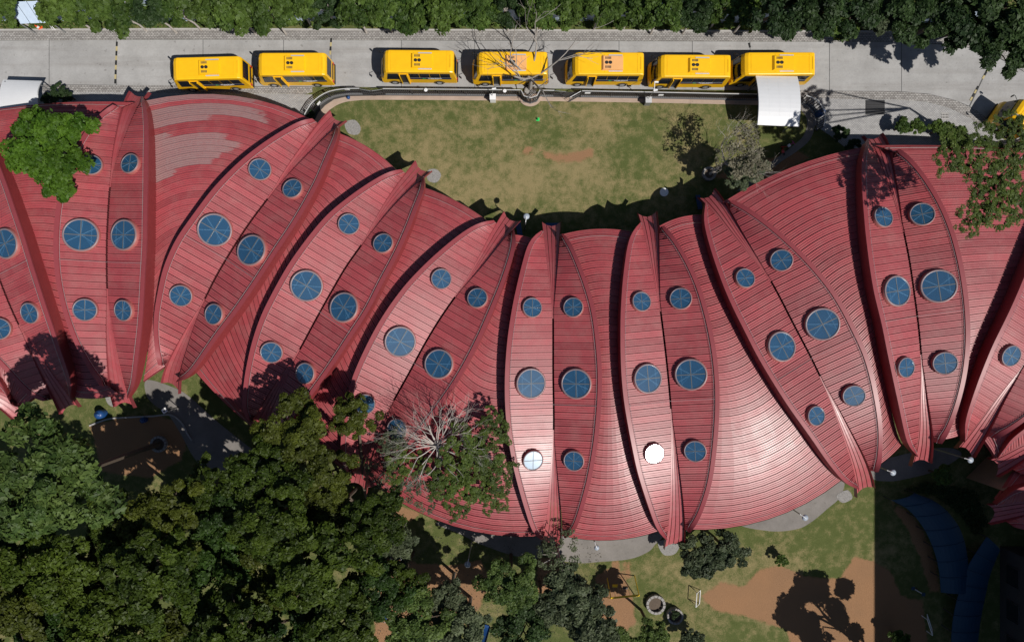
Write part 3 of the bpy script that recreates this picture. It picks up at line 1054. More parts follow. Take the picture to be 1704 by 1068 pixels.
def build_infill(i, j, a0, a1, b0, b1, bt, bb):
    FL, FR = FINS[i], FINS[j]
    PL = resample(edge_world(FL, 1), a0, a1, 10)
    PR = resample(edge_world(FR, -1), b0, b1, 10)
    up = (PL(0.0) + PR(0.0)) / 2 - (PL(1.0) + PR(1.0)) / 2
    ln = float(np.hypot(*up))
    up = up / ln

    def S(t, w):
        p = PL(t) * (1 - w) + PR(t) * w
        bow = 4 * w * (1 - w)
        p = p + up * bow * (bt * (1 - t) ** 1.5 - bb * t ** 1.5)
        return Vector((p[0], p[1], float(z_inf(2 * t - 1)) + 0.10 * bow))
    NW = 9
    ws = np.linspace(-0.012, 1.012, NW)
    deck = MB()
    ts = np.linspace(0, 1, 36)
    grid = [[S(t, w) - Vector((0, 0, 0.07)) for w in ws] for t in ts]
    for r0, r1 in zip(grid[:-1], grid[1:]):
        deck.strip(r1, r0)
    part = deck.build('infill_roof', 'roof_deck', BLD)
    n = int(round(ln / PITCH))
    pit = ln / n
    pr = prof_for(pit)
    worn = (i, j) == (2, 3)
    for k in range(n):
        rows, hs = [], []
        for off, h in pr:
            t = (k * pit + off) / ln
            rows.append([S(t, w) for w in ws])
            hs.append(h)
        me = panel_mesh('roof_sheet', rows, hs)
        if worn and k < 13:
            wmax = [0.62, 0.0, 0.70, 0.78, 0.40, 0.0, 0.10, 0.58, 0.75, 0.72, 0.66, 0.60, 0.20][k]
            wear = []
            for _ in pr:
                wear += [float(np.clip(0.55 + (wmax - w) * 1.6, 0, 1)) * (1 if wmax > 0 else 0.2) for w in ws]
            at = me.attributes.new('wear', 'FLOAT', 'POINT')
            at.data.foreach_set('value', wear)
            link('roof_sheet', me, part, 'roof_worn')
        else:
            link('roof_sheet', me, part, 'roof')
    # eave trims and wires
    for t, nm in ((0.0, 1), (1.0, -1)):
        e0 = [S(t, w) + Vector((0, 0, 0.06)) for w in ws]
        e1 = [p + Vector((float(up[0]) * nm * 0.05, float(up[1]) * nm * 0.05, -0.30)) for p in e0]
        mb = MB()
        mb.strip(e0, e1) if nm < 0 else mb.strip(e1, e0)
        mb.build('eave_trim', 'roof_rim', part)
        tt = 0.028 if nm > 0 else 0.975
        MB().tube([S(tt, w) + Vector((0, 0, 0.12)) for w in ws], 0.014, 4).build('conductor_wire', 'wire', part)
        # outer wall set back under the eave
        w0 = [S(t + nm * 0.045, w) for w in ws]
        mb = MB()
        lo = [Vector((p.x, p.y, -0.05)) for p in w0]
        hi = [Vector((p.x, p.y, p.z - 0.12)) for p in w0]
        mb.strip(hi, lo) if nm < 0 else mb.strip(lo, hi)
        mb.build('wall', 'wall', BLD)
    return S


for args in INFILL:
    INFILL_W.append(build_infill(*args))

# ------------------------------------------------------------------ skylights
SKY = [  # leaf index, side, picture position of the glass centre, radius in picture px
    (1, 1, 10, 405, 25), (1, 1, 50, 520, 17.5), (1, -1, -4, 547, 18), (1, -1, -52, 425, 25),
    (2, -1, 150, 275, 17), (2, 1, 217, 273, 17), (2, -1, 133, 391, 27), (2, 1, 207, 391, 25.5), (2, -1, 140, 515, 18.5), (2, 1, 206, 516, 17.5),
    (3, -1, 431, 282, 18), (3, 1, 487, 315, 17), (3, -1, 356, 382, 27), (3, 1, 419, 417, 26), (3, -1, 300, 491, 18), (3, 1, 357, 523, 17.5),
    (4, -1, 579, 373, 17.5), (4, 1, 638, 406, 17), (4, -1, 509, 475, 26), (4, 1, 573, 512, 25), (4, -1, 451, 585, 18), (4, 1, 509, 621, 17.5),
    (5, -1, 733, 464, 17), (5, 1, 795, 497, 17), (5, -1, 665, 568, 25.5), (5, 1, 731, 606, 24.5), (5, -1, 606, 671, 17.5), (5, 1, 662, 714, 18),
    (6, -1, 884.5, 512.5, 16.5), (6, 1, 955, 512, 16.5), (6, -1, 882.5, 638, 25), (6, 1, 960, 638.5, 25), (6, -1, 886, 765, 17), (6, 1, 956, 766, 17),
    (7, -1, 1066.5, 502.5, 16.5), (7, 1, 1134, 497.5, 18), (7, -1, 1077, 630, 24.5), (7, 1, 1151, 623, 26), (7, -1, 1088, 754, 17), (7, 1, 1158, 750, 18),
    (8, -1, 1239.5, 464, 16.5), (8, 1, 1302, 433, 18), (8, -1, 1300, 577, 25), (8, 1, 1370, 539, 27), (8, -1, 1357, 692, 16.5), (8, 1, 1422, 657.5, 18),
    (9, -1, 1469, 362, 17.5), (9, 1, 1536, 357, 19), (9, -1, 1492, 484.5, 25.5), (9, 1, 1563.5, 476, 27.5), (9, -1, 1506.5, 611, 17), (9, 1, 1574, 603.5, 19),
    (10, -1, 1682, 591, 18), (10, -1, 1738, 470, 25), (10, 1, 1760, 610, 18),
]


def sky_meshes():
    d = {}
    m = MB().lathe([(1.10, -0.25), (1.08, 0.22), (1.02, 0.29), (1.00, 0.29), (1.00, -0.25)], 32)
    d['collar'] = m.mesh('skylight_collar')
    m = MB().lathe([(1.04, 0.27), (1.04, 0.325), (0.94, 0.335), (0.94, 0.29)], 32)
    d['ring'] = m.mesh('ring')
    m = MB().lathe([(1.0, 0.035), (0.001, 0.035)], 32)
    d['shaft'] = m.mesh('shaft')
    for k in range(4):
        a0 = k * math.pi / 2
        m = MB()
        ring = [(0.02 * math.cos(a0 + math.pi / 4), 0.02 * math.sin(a0 + math.pi / 4))]
        ring += [(0.945 * math.cos(a0 + 0.015 + (math.pi / 2 - 0.03) * q / 8), 0.945 * math.sin(a0 + 0.015 + (math.pi / 2 - 0.03) * q / 8)) for q in range(9)]
        m.prism(ring, 0.285, 0.30)
        d['pane%d' % k] = m.mesh('pane')
    d['bar0'] = MB().box((0, 0, 0.303), (1.9, 0.055, 0.03)).mesh('mullion')
    d['bar1'] = MB().box((0, 0, 0.299), (0.055, 1.9, 0.03)).mesh('mullion')
    for key, mm in (('collar', 'collar'), ('ring', 'ring'), ('shaft', 'shaft'), ('pane0', 'glass'), ('pane1', 'glass'), ('pane2', 'glass'), ('pane3', 'glass'), ('bar0', 'mullion'), ('bar1', 'mullion')):
        d[key].materials.append(M[mm])
        if key in ('collar', 'ring'):
            d[key].polygons.foreach_set('use_smooth', [True] * len(d[key].polygons))
    return d


SKM = sky_meshes()


LID_TILT = {(6, -1, 765): (0.200, -0.165, 0.965), (7, -1, 754): (0.153, -0.108, 0.982)}


def place_skylight(fi, sg, u, v, rpx):
    F = FINS[fi]
    z = 6.8
    for _ in range(12):
        p = W(u, v, z)
        q = np.array([p.x, p.y]) - F.A
        s, d = float(q @ F.es), float(q @ F.ed)
        o, i, zo, zi = F.side(s, sg)
        w = (d - o) / (i - o)
        z = float(zo + (zi - zo) * w) + 0.26
    e = 0.3
    def zz(s_, d_):
        o, i, zo, zi = F.side(s_, sg)
        return float(zo + (zi - zo) * (d_ - o) / (i - o))
    gs = (zz(s + e, d) - zz(s - e, d)) / (2 * e)
    gd = (zz(s, d + e) - zz(s, d - e)) / (2 * e)
    xs = Vector((F.es[0], F.es[1], gs)).normalized()
    xd = Vector((F.ed[0], F.ed[1], gd))
    n = xd.cross(xs) * -1 if xd.cross(xs).z < 0 else xd.cross(xs)
    n.normalize()
    if (fi, sg, v) in LID_TILT:      # two lids tilted off the roof plane to throw the sun's glint upwards
        n = Vector(LID_TILT[(fi, sg, v)]).normalized()
        xs = (xs - n * xs.dot(n)).normalized()
    xd = xs.cross(n).normalized()
    if xd.dot(Vector((F.ed[0], F.ed[1], 0))) < 0:
        xd = -xd
    R3 = Matrix((xd, n.cross(xd), n)).transposed().to_4x4()
    r = rpx / (F_PX / (CAM_H - z)) / 1.03
    base = F.P(s, d, zz(s, d))
    mtx = Matrix.Translation(base) @ R3 @ Matrix.Diagonal((r, r, 1.0, 1.0))
    col = link('skylight', SKM['collar'], BLD, None, True)
    # the part object itself is the collar
    col.matrix_basis = mtx
    bi = BLD.matrix_basis.inverted()
    col.matrix_parent_inverse = bi
    for key, nm in (('ring', 'ring'), ('shaft', 'shaft'), ('pane0', 'pane'), ('pane1', 'pane'), ('pane2', 'pane'), ('pane3', 'pane'), ('bar0', 'mullion'), ('bar1', 'mullion')):
        c = link(nm, SKM[key], col, None, False)
    # trusses seen through the glass
    m = MB()
    if rpx > 20:
        ang = random.uniform(0, math.pi)
        for k in range(3):
            a = math.pi * k / 3 + random.uniform(-0.12, 0.12) + math.pi / 2
            m.tube([(-0.92 * math.cos(a), -0.92 * math.sin(a), 0.25), (0.92 * math.cos(a), 0.92 * math.sin(a), 0.25)], 0.045, 4)
        x = random.choice((-0.62, 0.6))
        m.tube([(x, -0.68, 0.25), (x, 0.68, 0.25)], 0.04, 4)
        m.tube([(x, -0.6, 0.25), (0.1, 0.1, 0.25)], 0.03, 4)
    else:
        for k in range(3):
            a = math.pi * k / 3 + random.uniform(-0.25, 0.25) + math.pi / 2
            m.tube([(-0.92 * math.cos(a), -0.92 * math.sin(a), 0.25), (0.9 * math.cos(a), 0.9 * math.sin(a), 0.25)], 0.05, 4)
    tm = m.mesh('truss')
    tm.materials.append(M['truss'])
    link('truss', tm, col, None, False)


for a in SKY:
    place_skylight(*a)
M['bark_twig'] = m_plain('bark_twig_grey', (0.46, 0.42, 0.385), 0.9, 0.2, var=0.3, scale=4)

# ------------------------------------------------------------------ vegetation
def leaf_crown(name, m, seed, nclump=46, per=150, leaf=0.16, flat=0.62, spread=1.0, hollow=0.35, clump_r=0.23):
    """crown of unit radius: leaf faces gathered in uneven clumps"""
    r = np.random.default_rng(seed)
    ph = r.uniform(0, 2 * np.pi, nclump)
    rad = np.sqrt(r.uniform(hollow ** 2, 1, nclump)) * spread
    lob = 1 + 0.18 * np.sin(3 * ph + r.uniform(0, 6)) + 0.12 * np.sin(5 * ph + r.uniform(0, 6))
    rad = rad * lob * 0.84
    zc = flat * np.sqrt(np.clip(1.05 - np.minimum(rad, 1.0) ** 2, 0.03, 1)) * r.uniform(0.45, 1.0, nclump) - 0.12
    cen = np.stack([rad * np.cos(ph), rad * np.sin(ph), zc], 1)
    cr = clump_r * r.uniform(0.6, 1.3, nclump)
    N = nclump * per
    ci = np.repeat(np.arange(nclump), per)
    d = r.normal(size=(N, 3))
    d /= np.linalg.norm(d, axis=1)[:, None]
    d[:, 2] = np.abs(d[:, 2]) * 0.8 - 0.25
    rr = r.uniform(0.35, 1.05, N) ** 0.6
    c = cen[ci] + d * (cr[ci] * rr)[:, None] * np.array([1, 1, 0.6])
    nrm = 0.55 * d + np.array([0, 0, 0.65]) + r.normal(size=(N, 3)) * 0.42
    nrm /= np.linalg.norm(nrm, axis=1)[:, None]
    t = np.cross(nrm, r.normal(size=(N, 3)))
    t /= np.linalg.norm(t, axis=1)[:, None]
    b = np.cross(nrm, t)
    ln = leaf * r.uniform(0.6, 1.35, N)[:, None] * 0.5
    wd = ln * r.uniform(0.45, 0.7, N)[:, None]
    v = np.stack([c - t * ln, c - b * wd + nrm * wd * 0.3, c + t * ln, c + b * wd + nrm * wd * 0.3], 1).reshape(-1, 3)
    q = np.arange(4 * N).reshape(N, 4)
    me = raw_mesh(name, v, q)
    tone = np.clip(r.uniform(0, 1, nclump)[ci] * 0.55 + r.uniform(0, 1, N) * 0.45, 0, 1)
    at = me.attributes.new('tone', 'FLOAT', 'POINT')
    at.data.foreach_set('value', np.repeat(tone, 4).astype(np.float32))
    me.materials.append(M[m])
    return me, cen


def grow(mb, p, d, ln, rad, depth, r, spread=0.6, up=0.15, kids=(2, 3), seg=3, shrink=0.72, n=5, tips=None):
    pts, rr = [p.copy()], [rad]
    q = p.copy()
    dd = d.copy()
    for k in range(seg):
        dd = (dd + Vector((r.uniform(-1, 1), r.uniform(-1, 1), r.uniform(-0.5, 0.9))) * 0.16 + Vector((0, 0, up * 0.25))).normalized()
        q = q + dd * ln / seg
        pts.append(q.copy())
        rr.append(rad * (1 - (1 - shrink) * (k + 1) / seg))
    mb.tube(pts, rr, n, cap=False)
    if tips is not None and depth <= 1:
        tips.append(q.copy())
    if depth <= 0:
        return
    for k in range(r.randint(*kids)):
        a = r.uniform(0, 2 * math.pi)
        side = dd.orthogonal().normalized()
        side.rotate(Matrix.Rotation(a, 3, dd).to_quaternion())
        nd = (dd + side * r.uniform(0.5, 1.1) * spread * 1.3 + Vector((0, 0, up * 0.3))).normalized()
        st = pts[-1] if r.random() < 0.6 else pts[-2]
        grow(mb, st, nd, ln * r.uniform(0.62, 0.86), rr[-1] * r.uniform(0.62, 0.85), depth - 1, r, spread, up, kids, seg, shrink, max(3, n - 1), tips)


def trunk_mesh(name, seed, m, h, R, cen, base_r=0.16, foot=(0, 0)):
    """tapered trunk with limbs to the clumps; crown centre at height h, unit crown scaled by R"""
    r = random.Random(seed)
    mb = MB()
    top = Vector((r.uniform(-.15, .15), r.uniform(-.15, .15), h - 0.25 * R))
    fx, fy = foot
    mb.tube([(fx, fy, -0.1), (fx * .72 + 0.04, fy * .72 + 0.02, h * 0.35), (top.x * .7 + fx * .4, top.y * .7 + fy * .4, h * 0.6), top], [base_r * 1.25, base_r, base_r * .85, base_r * .65], 7)
    order = sorted(range(len(cen)), key=lambda k: r.random())[:11]
    for k in order:
        c = Vector(cen[k]) * R + Vector((0, 0, h))
        mid = top.lerp(c, 0.5) + Vector((0, 0, 0.12 * R))
        st = top if (r.random() < .5 or fx or fy) else Vector((top.x * .8, top.y * .8, h * 0.55))
        mb.tube([st, mid, c], [base_r * .5, base_r * .3, base_r * .1], 5, cap=False)
    me = mb.mesh(name)
    me.materials.append(M[m])
    return me


CROWNS = {}


def crown_pool(kind):
    if kind in CROWNS:
        return CROWNS[kind]
    cfg = {
        'olive': ('leaf_olive', dict(nclump=58, per=230, leaf=0.080, clump_r=0.18, hollow=0.05, flat=0.85)),
        'brown': ('leaf_brown', dict(nclump=52, per=220, leaf=0.080, clump_r=0.18, hollow=0.05, flat=0.85)),
        'deep': ('leaf_deep', dict(nclump=56, per=230, leaf=0.085, clump_r=0.19, hollow=0.05, flat=0.85)),
        'bright': ('leaf_bright', dict(nclump=84, per=210, leaf=0.085, clump_r=0.175, hollow=0.05)),
        'green': ('leaf_green', dict(nclump=34, per=120, leaf=0.19, clump_r=0.30, flat=0.8, hollow=0.1)),
        'soft': ('leaf_soft', dict(nclump=66, per=180, leaf=0.095, clump_r=0.19, hollow=0.1)),
        'grey': ('leaf_grey', dict(nclump=44, per=140, leaf=0.14, clump_r=0.21, hollow=0.15)),
        'dark': ('leaf_dark', dict(nclump=52, per=150, leaf=0.13, clump_r=0.22)),
        'shrub': ('leaf_green', dict(nclump=30, per=100, leaf=0.22, clump_r=0.30, flat=0.7, hollow=0.0)),
        'sparse': ('leaf_green', dict(nclump=22, per=110, leaf=0.15, clump_r=0.20, flat=0.5, hollow=0.2)),
        'airy': ('leaf_mid', dict(nclump=70, per=55, leaf=0.085, clump_r=0.135, flat=0.6, hollow=0.0)),
        'grey_airy': ('leaf_grey', dict(nclump=50, per=36, leaf=0.085, clump_r=0.14, flat=0.6, hollow=0.0)),
        'dry': ('leaf_dry', dict(nclump=60, per=34, leaf=0.085, clump_r=0.20, flat=0.7, hollow=0.1)),
    }[kind]
    CROWNS[kind] = [leaf_crown('crown_' + kind, cfg[0], 100 + 17 * k + len(kind) * 31 + ord(kind[0]), **cfg[1]) for k in range(3)]
    return CROWNS[kind]


TREE_N = [0]


def tree(name, kind, u, v, zc, R, label, group=None, bark='bark', sz=1.0, base_r=None, cat='tree', trunk=True, base=None):
    """crown centre at picture position (u, v) and height zc, crown radius R metres"""
    k = TREE_N[0]
    TREE_N[0] += 1
    p = W(u, v, zc)
    f = W(*base) if base else Vector((p.x, p.y, 0))
    root = empty(name, (f.x, f.y, 0), label=label, cat=cat, group=group)
    ox, oy = p.x - f.x, p.y - f.y
    me, cen = crown_pool(kind)[k % 3]
    a = (k * 2.399) % (2 * math.pi)
    c = link('crown', me, root, None, False)
    c.location = (ox, oy, zc)
    c.rotation_euler = (0, 0, a)
    c.scale = (R * (0.94 + 0.12 * ((k * 7) % 5) / 4), R, R * sz)
    c['kind'] = 'stuff'
    if trunk:
        ca, sa = math.cos(a), math.sin(a)
        cen2 = [(x * ca - y * sa, x * sa + y * ca, z * sz) for x, y, z in cen]
        t = link('trunk', trunk_mesh('trunk', 900 + k, bark, zc, R, cen2, base_r or (0.06 + 0.035 * R), (-ox, -oy)), root, None, False)
        t.location = (ox, oy, 0)
    return root


ORD = ['first', 'second', 'third', 'fourth', 'fifth', 'sixth', 'seventh', 'eighth', 'ninth', 'tenth', 'eleventh', 'twelfth', 'thirteenth', 'fourteenth',
       'fifteenth', 'sixteenth', 'seventeenth', 'eighteenth', 'nineteenth', 'twentieth', 'twenty-first', 'twenty-second', 'twenty-third', 'twenty-fourth', 'twenty-fifth', 'twenty-sixth', 'twenty-seventh', 'twenty-eighth']

# the wood at the lower left, in rows from the roof downwards
WOOD = [
    [(492, 722, 10.0, 3.2, 'brown')],
    [(88, 800, 16.0, 4.5, 'soft'), (350, 812, 7.5, 2.5, 'olive'), (440, 790, 10.5, 3.1, 'olive'), (545, 790, 10.0, 2.5, 'brown')],
    [(208, 866, 8.5, 3.2, 'olive'), (285, 872, 10.5, 3.5, 'brown'), (378, 872, 8.0, 2.9, 'deep'), (462, 866, 11.5, 3.6, 'olive'), (556, 852, 9.0, 3.0, 'brown'), (626, 862, 10.5, 2.8, 'olive')],
    [(5, 905, 8.5, 3.3, 'deep'), (85, 935, 11.0, 3.9, 'olive'), (180, 948, 8.5, 3.4, 'brown'), (268, 950, 12.0, 3.9, 'olive'), (365, 960, 9.0, 3.5, 'deep'), (455, 952, 8.5, 3.4, 'brown'), (540, 940, 11.5, 3.8, 'olive'), (622, 975, 8.0, 2.9, 'deep')],
    [(20, 1010, 11.5, 3.9, 'brown'), (115, 1035, 8.5, 3.7, 'deep'), (205, 1040, 11.0, 4.0, 'olive'), (305, 1042, 8.5, 3.7, 'brown'), (400, 1048, 11.5, 3.9, 'olive'), (492, 1035, 8.5, 3.6, 'deep'), (575, 1045, 10.5, 3.7, 'olive')],
]
for ri, row in enumerate(WOOD):
    for ci, (u, v, z, R, kd) in enumerate(row):
        if kd == 'soft':
            lb = 'large pale green leafy tree at the edge of the wood below the leaf roofs'
        elif ri == 0:
            lb = 'olive brown tree leaning over the lower end of the red roof'
        else:
            lb = '%s tree, %s from the left in row %s of the dark wood' % ({'olive': 'dark olive green', 'brown': 'brownish olive', 'deep': 'deep green'}[kd], ORD[ci], ['', 'one', 'two', 'three', 'four'][ri])
        tree('wood_tree', kd, u, v, z, R, lb, 'trees of the dark wood', base=(560, 802) if ri == 0 else (600, 840) if (ri, ci) == (1, 3) else (266, 738) if (ri, ci) == (1, 0) else (500, 805) if (ri, ci) == (1, 2) else None)

# trees along the lower side
LOW = [
    ('round_tree', 'brown', 592, 690, 9.0, 2.0, 'small olive tree crown hiding a round skylight of the roof', 'bark'),
    ('leafy_tree', 'grey', 655, 905, 6.0, 2.0, 'grey green tree beside the climbing ladder', 'bark_grey'),
    ('leafy_tree', 'olive', 668, 965, 6.5, 2.2, 'olive tree just below the climbing ladder', 'bark'),
    ('leafy_tree', 'soft', 690, 1030, 7.0, 3.0, 'pale green leafy tree at the bottom edge beside the dark wood', 'bark'),
    ('leafy_tree', 'grey', 745, 1000, 6.0, 2.0, 'thin grey green tree beside the sunlit bare soil', 'bark_grey'),
    ('leafy_tree', 'grey', 775, 1050, 6.5, 2.4, 'grey green tree at the bottom edge beside the blue play slide', 'bark_grey'),
    ('leafy_tree', 'soft', 850, 970, 6.5, 2.5, 'soft green tree standing between the soil clearing and the swing', 'bark'),
    ('leafy_tree', 'grey_airy', 930, 922, 6.0, 2.1, 'sparse grey green tree in front of the roof spout', 'bark_grey'),
    ('leafy_tree', 'grey', 950, 985, 6.0, 2.5, 'dusky green tree left of the yellow swing', 'bark'),
    ('leafy_tree', 'grey', 985, 1035, 6.0, 2.7, 'grey green tree below the yellow swing at the bottom edge', 'bark'),
    ('leafy_tree', 'soft', 1086, 1058, 5.0, 1.6, 'pale green tree growing from the larger stone ring', 'bark'),
    ('leafy_tree', 'dark', 1123, 1022, 0.8, 0.38, 'small dark sapling inside the smaller stone ring', 'bark'),
    ('flowering_shrub', 'grey', 1150, 1062, 1.6, 1.3, 'grey shrub with white flowers at the bottom edge', 'bark_grey'),
    ('bushy_tree', 'grey', 1165, 924, 3.2, 2.1, 'dense green bush at the lower end of the roof spout', 'bark'),
    ('bushy_tree', 'grey', 1208, 915, 3.4, 1.9, 'grey green bush growing along the lower eave', 'bark'),
    ('leafy_tree', 'grey', 902, 1012, 5.5, 1.9, 'grey green tree two trees to the left of the yellow swing', 'bark'),
    ('leafy_tree', 'dark', 868, 1052, 6.0, 2.2, 'dark green tree at the bottom edge under the soft green tree', 'bark'),
    ('leafy_tree', 'soft', 1022, 1062, 4.5, 1.5, 'small pale tree at the bottom edge left of the stone rings', 'bark'),
    ('leafy_tree', 'dark', 1520, 1155, 7.0, 3.6, 'tree casting its shadow on the bare soil', 'bark'),
    ('low_shrub', 'shrub', 1565, 790, 1.6, 1.0, 'low green shrub between the two roof spouts in the shade', 'bark'),
    ('low_shrub', 'shrub', 1300, 932, 0.8, 0.6, 'single small shrub on the lower lawn', 'bark'),
    ('low_shrub', 'shrub', 1495, 1062, 1.2, 0.9, 'pale shrub at the bottom edge in the big shadow', 'bark'),
]
for nm, kd, u, v, z, R, lb, bk in LOW:
    tree(nm, kd, u, v, z, R, lb, None, bk, cat='shrub' if 'shrub' in nm else 'tree', base=(612, 842) if nm == 'round_tree' else None)

# the tree standing at the left end of the roof
tree('spreading_tree', 'bright', 92, 252, 8.0, 3.85, 'bright green spreading tree overhanging the roof below the white canopy', None, 'bark_pale', 0.9, base=(92, 186))

# roadside row behind the road
ROW_U = [6, 104, 158, 205, 252, 300, 348, 396, 446, 494, 545, 592, 640, 690, 742, 792, 842, 894, 946, 998, 1050, 1102, 1152, 1200, 1248]
for k, u in enumerate(ROW_U):
    z = 3.4 + (k * 37 % 10) * 0.10
    kd = 'green' if k % 6 != 4 else 'dark'
    tree('roadside_tree', kd, u + ((k * 13) % 7 - 3), 16 + (k * 29 % 9) - (5 if k in (4, 9) else 0), z, 1.48 + (k * 17 % 6) * 0.09,
         'small green tree, %s from the left in the roadside row' % ORD[k], 'roadside tree row', 'bark_pale', 1.15, 0.085)
BIG = [(1300, 22, 6.5, 2.9, 'dark'), (1352, 8, 7, 2.9, 'dark'), (1385, 34, 5.5, 2.2, 'green'), (1420, 12, 6.5, 2.8, 'dark'), (1468, 28, 6, 2.6, 'grey'),
       (1512, 8, 7, 2.9, 'dark'), (1558, 30, 7, 2.8, 'dark'), (1605, 38, 7, 3.4, 'dark'), (1668, 20, 8, 3.4, 'dark'), (1660, 78, 7, 2.8, 'dark'), (1712, 78, 7, 3.0, 'dark')]
for k, (u, v, z, R, kd) in enumerate(BIG):
    v, R = v - 5, R * 0.93
    tree('shade_tree', kd, u, v, z, R, '%s shade tree, %s from the left in the top right thicket' % ({'dark': 'dark green', 'green': 'mid green', 'grey': 'grey green'}[kd], ORD[k]), 'thicket at the road bend', base=(CU + (u - CU) * (1 - z / 60), min(46 + (12 if u > 1590 else 0), CV - (CV - v) * (1 - z / 60))))
# hedge plants along the upper eave at the right
for k, (u, v, R) in enumerate(((1398, 222, 0.8), (1420, 246, 0.8), (1500, 211, 0.75), (1524, 212, 0.75), (1562, 216, 0.9), (1588, 224, 1.0), (1602, 240, 0.9))):
    tree('hedge_shrub', 'shrub' if k > 1 else 'dark', u, v, 1.1, R, 'rounded green shrub, %s from the left along the upper eave' % ORD[k], 'shrubs along the upper eave', cat='shrub')
for k, (u, v, R) in enumerate(((98, 152, 0.7), (112, 160, 0.6), (85, 168, 0.8))):
    tree('corner_shrub', 'dark', u, v, 1.0, R, ['dark shrub beside the left canopy, nearest the road', 'dark shrub beside the left canopy, farthest from it', 'dark shrub beside the left canopy, closest to the roof'][k], 'shrubs beside the left canopy', cat='shrub')
tree('corner_shrub', 'dark', 516, 190, 0.7, 0.45, 'dark shrub at the end of the curved railing', None, cat='shrub')


# undergrowth below the roadside row
def ground_cover(name, pix_poly, n, size, m, label, h=0.35, seed=3):
    r = np.random.default_rng(seed)
    P = np.array([(p.x, p.y) for p in WP(pix_poly)])
    lo, hi = P.min(0), P.max(0)
    pts = r.uniform(lo, hi, (n * 3, 2))
    ok = poly_sd(pts[:, 0], pts[:, 1], P) > 0
    pts = pts[ok][:n]
    N = len(pts)
    c = np.concatenate([pts, r.uniform(0.03, h, (N, 1))], 1)
    nrm = np.array([0, 0, 0.8]) + r.normal(size=(N, 3)) * 0.5
    nrm /= np.linalg.norm(nrm, axis=1)[:, None]
    t = np.cross(nrm, r.normal(size=(N, 3)))
    t /= np.linalg.norm(t, axis=1)[:, None]
    b = np.cross(nrm, t)
    ln = size * r.uniform(0.5, 1.2, (N, 1)) * 0.5
    wd = ln * 0.5
    v = np.stack([c - t * ln, c - b * wd, c + t * ln, c + b * wd], 1).reshape(-1, 3)
    me = raw_mesh(name, v, np.arange(4 * N).reshape(N, 4))
    at = me.attributes.new('tone', 'FLOAT', 'POINT')
    at.data.foreach_set('value', np.repeat(r.uniform(0, 1, N), 4).astype(np.float32))
    o = link(name, me, None, m)
    tag(o, label, 'plants', None, 'stuff')


ground_cover('undergrowth', [(-60, -30), (1760, -30), (1760, 60), (1560, 52), (1300, 50), (600, 46), (-60, 50)], 26000, 0.30, 'leaf_green', 'low green undergrowth below the roadside trees', 0.5)
ground_cover('flower_bed', [(1500, 815), (1540, 800), (1620, 815), (1640, 870), (1620, 890), (1590, 850), (1550, 822)], 3000, 0.22, 'leaf_dark', 'dark planting bed behind the blue canopy', 0.6, 5)
ground_cover('fallen_leaves', [(560, 880), (1000, 905), (1010, 1090), (560, 1090)], 2600, 0.14, 'leaf_dry', 'scattered dry leaves on the soil under the trees', 0.05, 8)


def bare_tree(name, u, v, label, seed, m, h, ln, rad, depth, lean=(0, 0), spread=0.6, up=0.2, kids=(2, 3), cat='tree', crown=None):
    r = random.Random(seed)
    p = W(u, v, 0)
    root = empty(name, p, label=label, cat=cat)
    tips = []
    mb = MB()
    d = Vector((lean[0], lean[1], 1)).normalized()
    top = d * h
    mb.tube([(0, 0, -0.1), d * h * 0.5, top], [rad * 1.3, rad, rad * 0.8], 7)
    mb.build('trunk', m, root, world_space=False)
    br = MB()
    for k in range(5):
        a = 2 * math.pi * k / 5 + r.uniform(-.3, .3)
        dd = Vector((math.cos(a) * spread * 1.5 + lean[0], math.sin(a) * spread * 1.5 + lean[1], 0.7)).normalized()
        grow(br, top * r.uniform(0.85, 1.0), dd, ln * r.uniform(0.8, 1.15), rad * 0.55, depth, r, spread, up, kids, 3, 0.72, 5, tips)
    o = br.build('branches', m, root, world_space=False)
    o['kind'] = 'stuff'
    if crown:
        kd, z, R, off = crown
        me, cen = crown_pool(kd)[seed % 3]
        c = link('crown', me, root, None, False)
        c.location = (off[0], off[1], z)
        c.scale = (R, R, R * 0.8)
        c['kind'] = 'stuff'
    return root


bare_tree('leafless_tree', 882, 150, 'leafless tree in the half-round planter at the railing', 5, 'bark_grey', 2.4, 3.0, 0.17, 3, (0.02, 0.10), 0.62, 0.05, (2, 3))
bare_tree('dry_tree', 1180, 291, 'dry grey tree in a stone ring on the lawn corner', 9, 'bark_pale', 2.6, 1.75, 0.12, 5, (0.30, 0.22), 0.52, 0.12, (2, 3), crown=('dry', 5.0, 2.4, (1.4, 0.5)))
me, cen = crown_pool('grey')[1]
_o = [o for o in bpy.data.objects if o.name.startswith('dry_tree')][0]
for (x, y, z, R) in ((1.9, -0.9, 4.4, 1.35), (2.6, -0.2, 4.6, 1.0), (0.9, -1.0, 4.2, 1.0)):
    c = link('crown', me, _o, None, False)
    c.location = (x, y, z)
    c.scale = (R, R, R * 0.7)
    c['kind'] = 'stuff'

# big half-bare tree over the roof: pale branches and leaves
p0 = W(752, 836, 0)
root = empty('half_bare_tree', p0, label='tall half-bare tree with pale branches over the red roof', cat='tree')


def rel0(u, v, z):
    return W(u, v, z) - p0


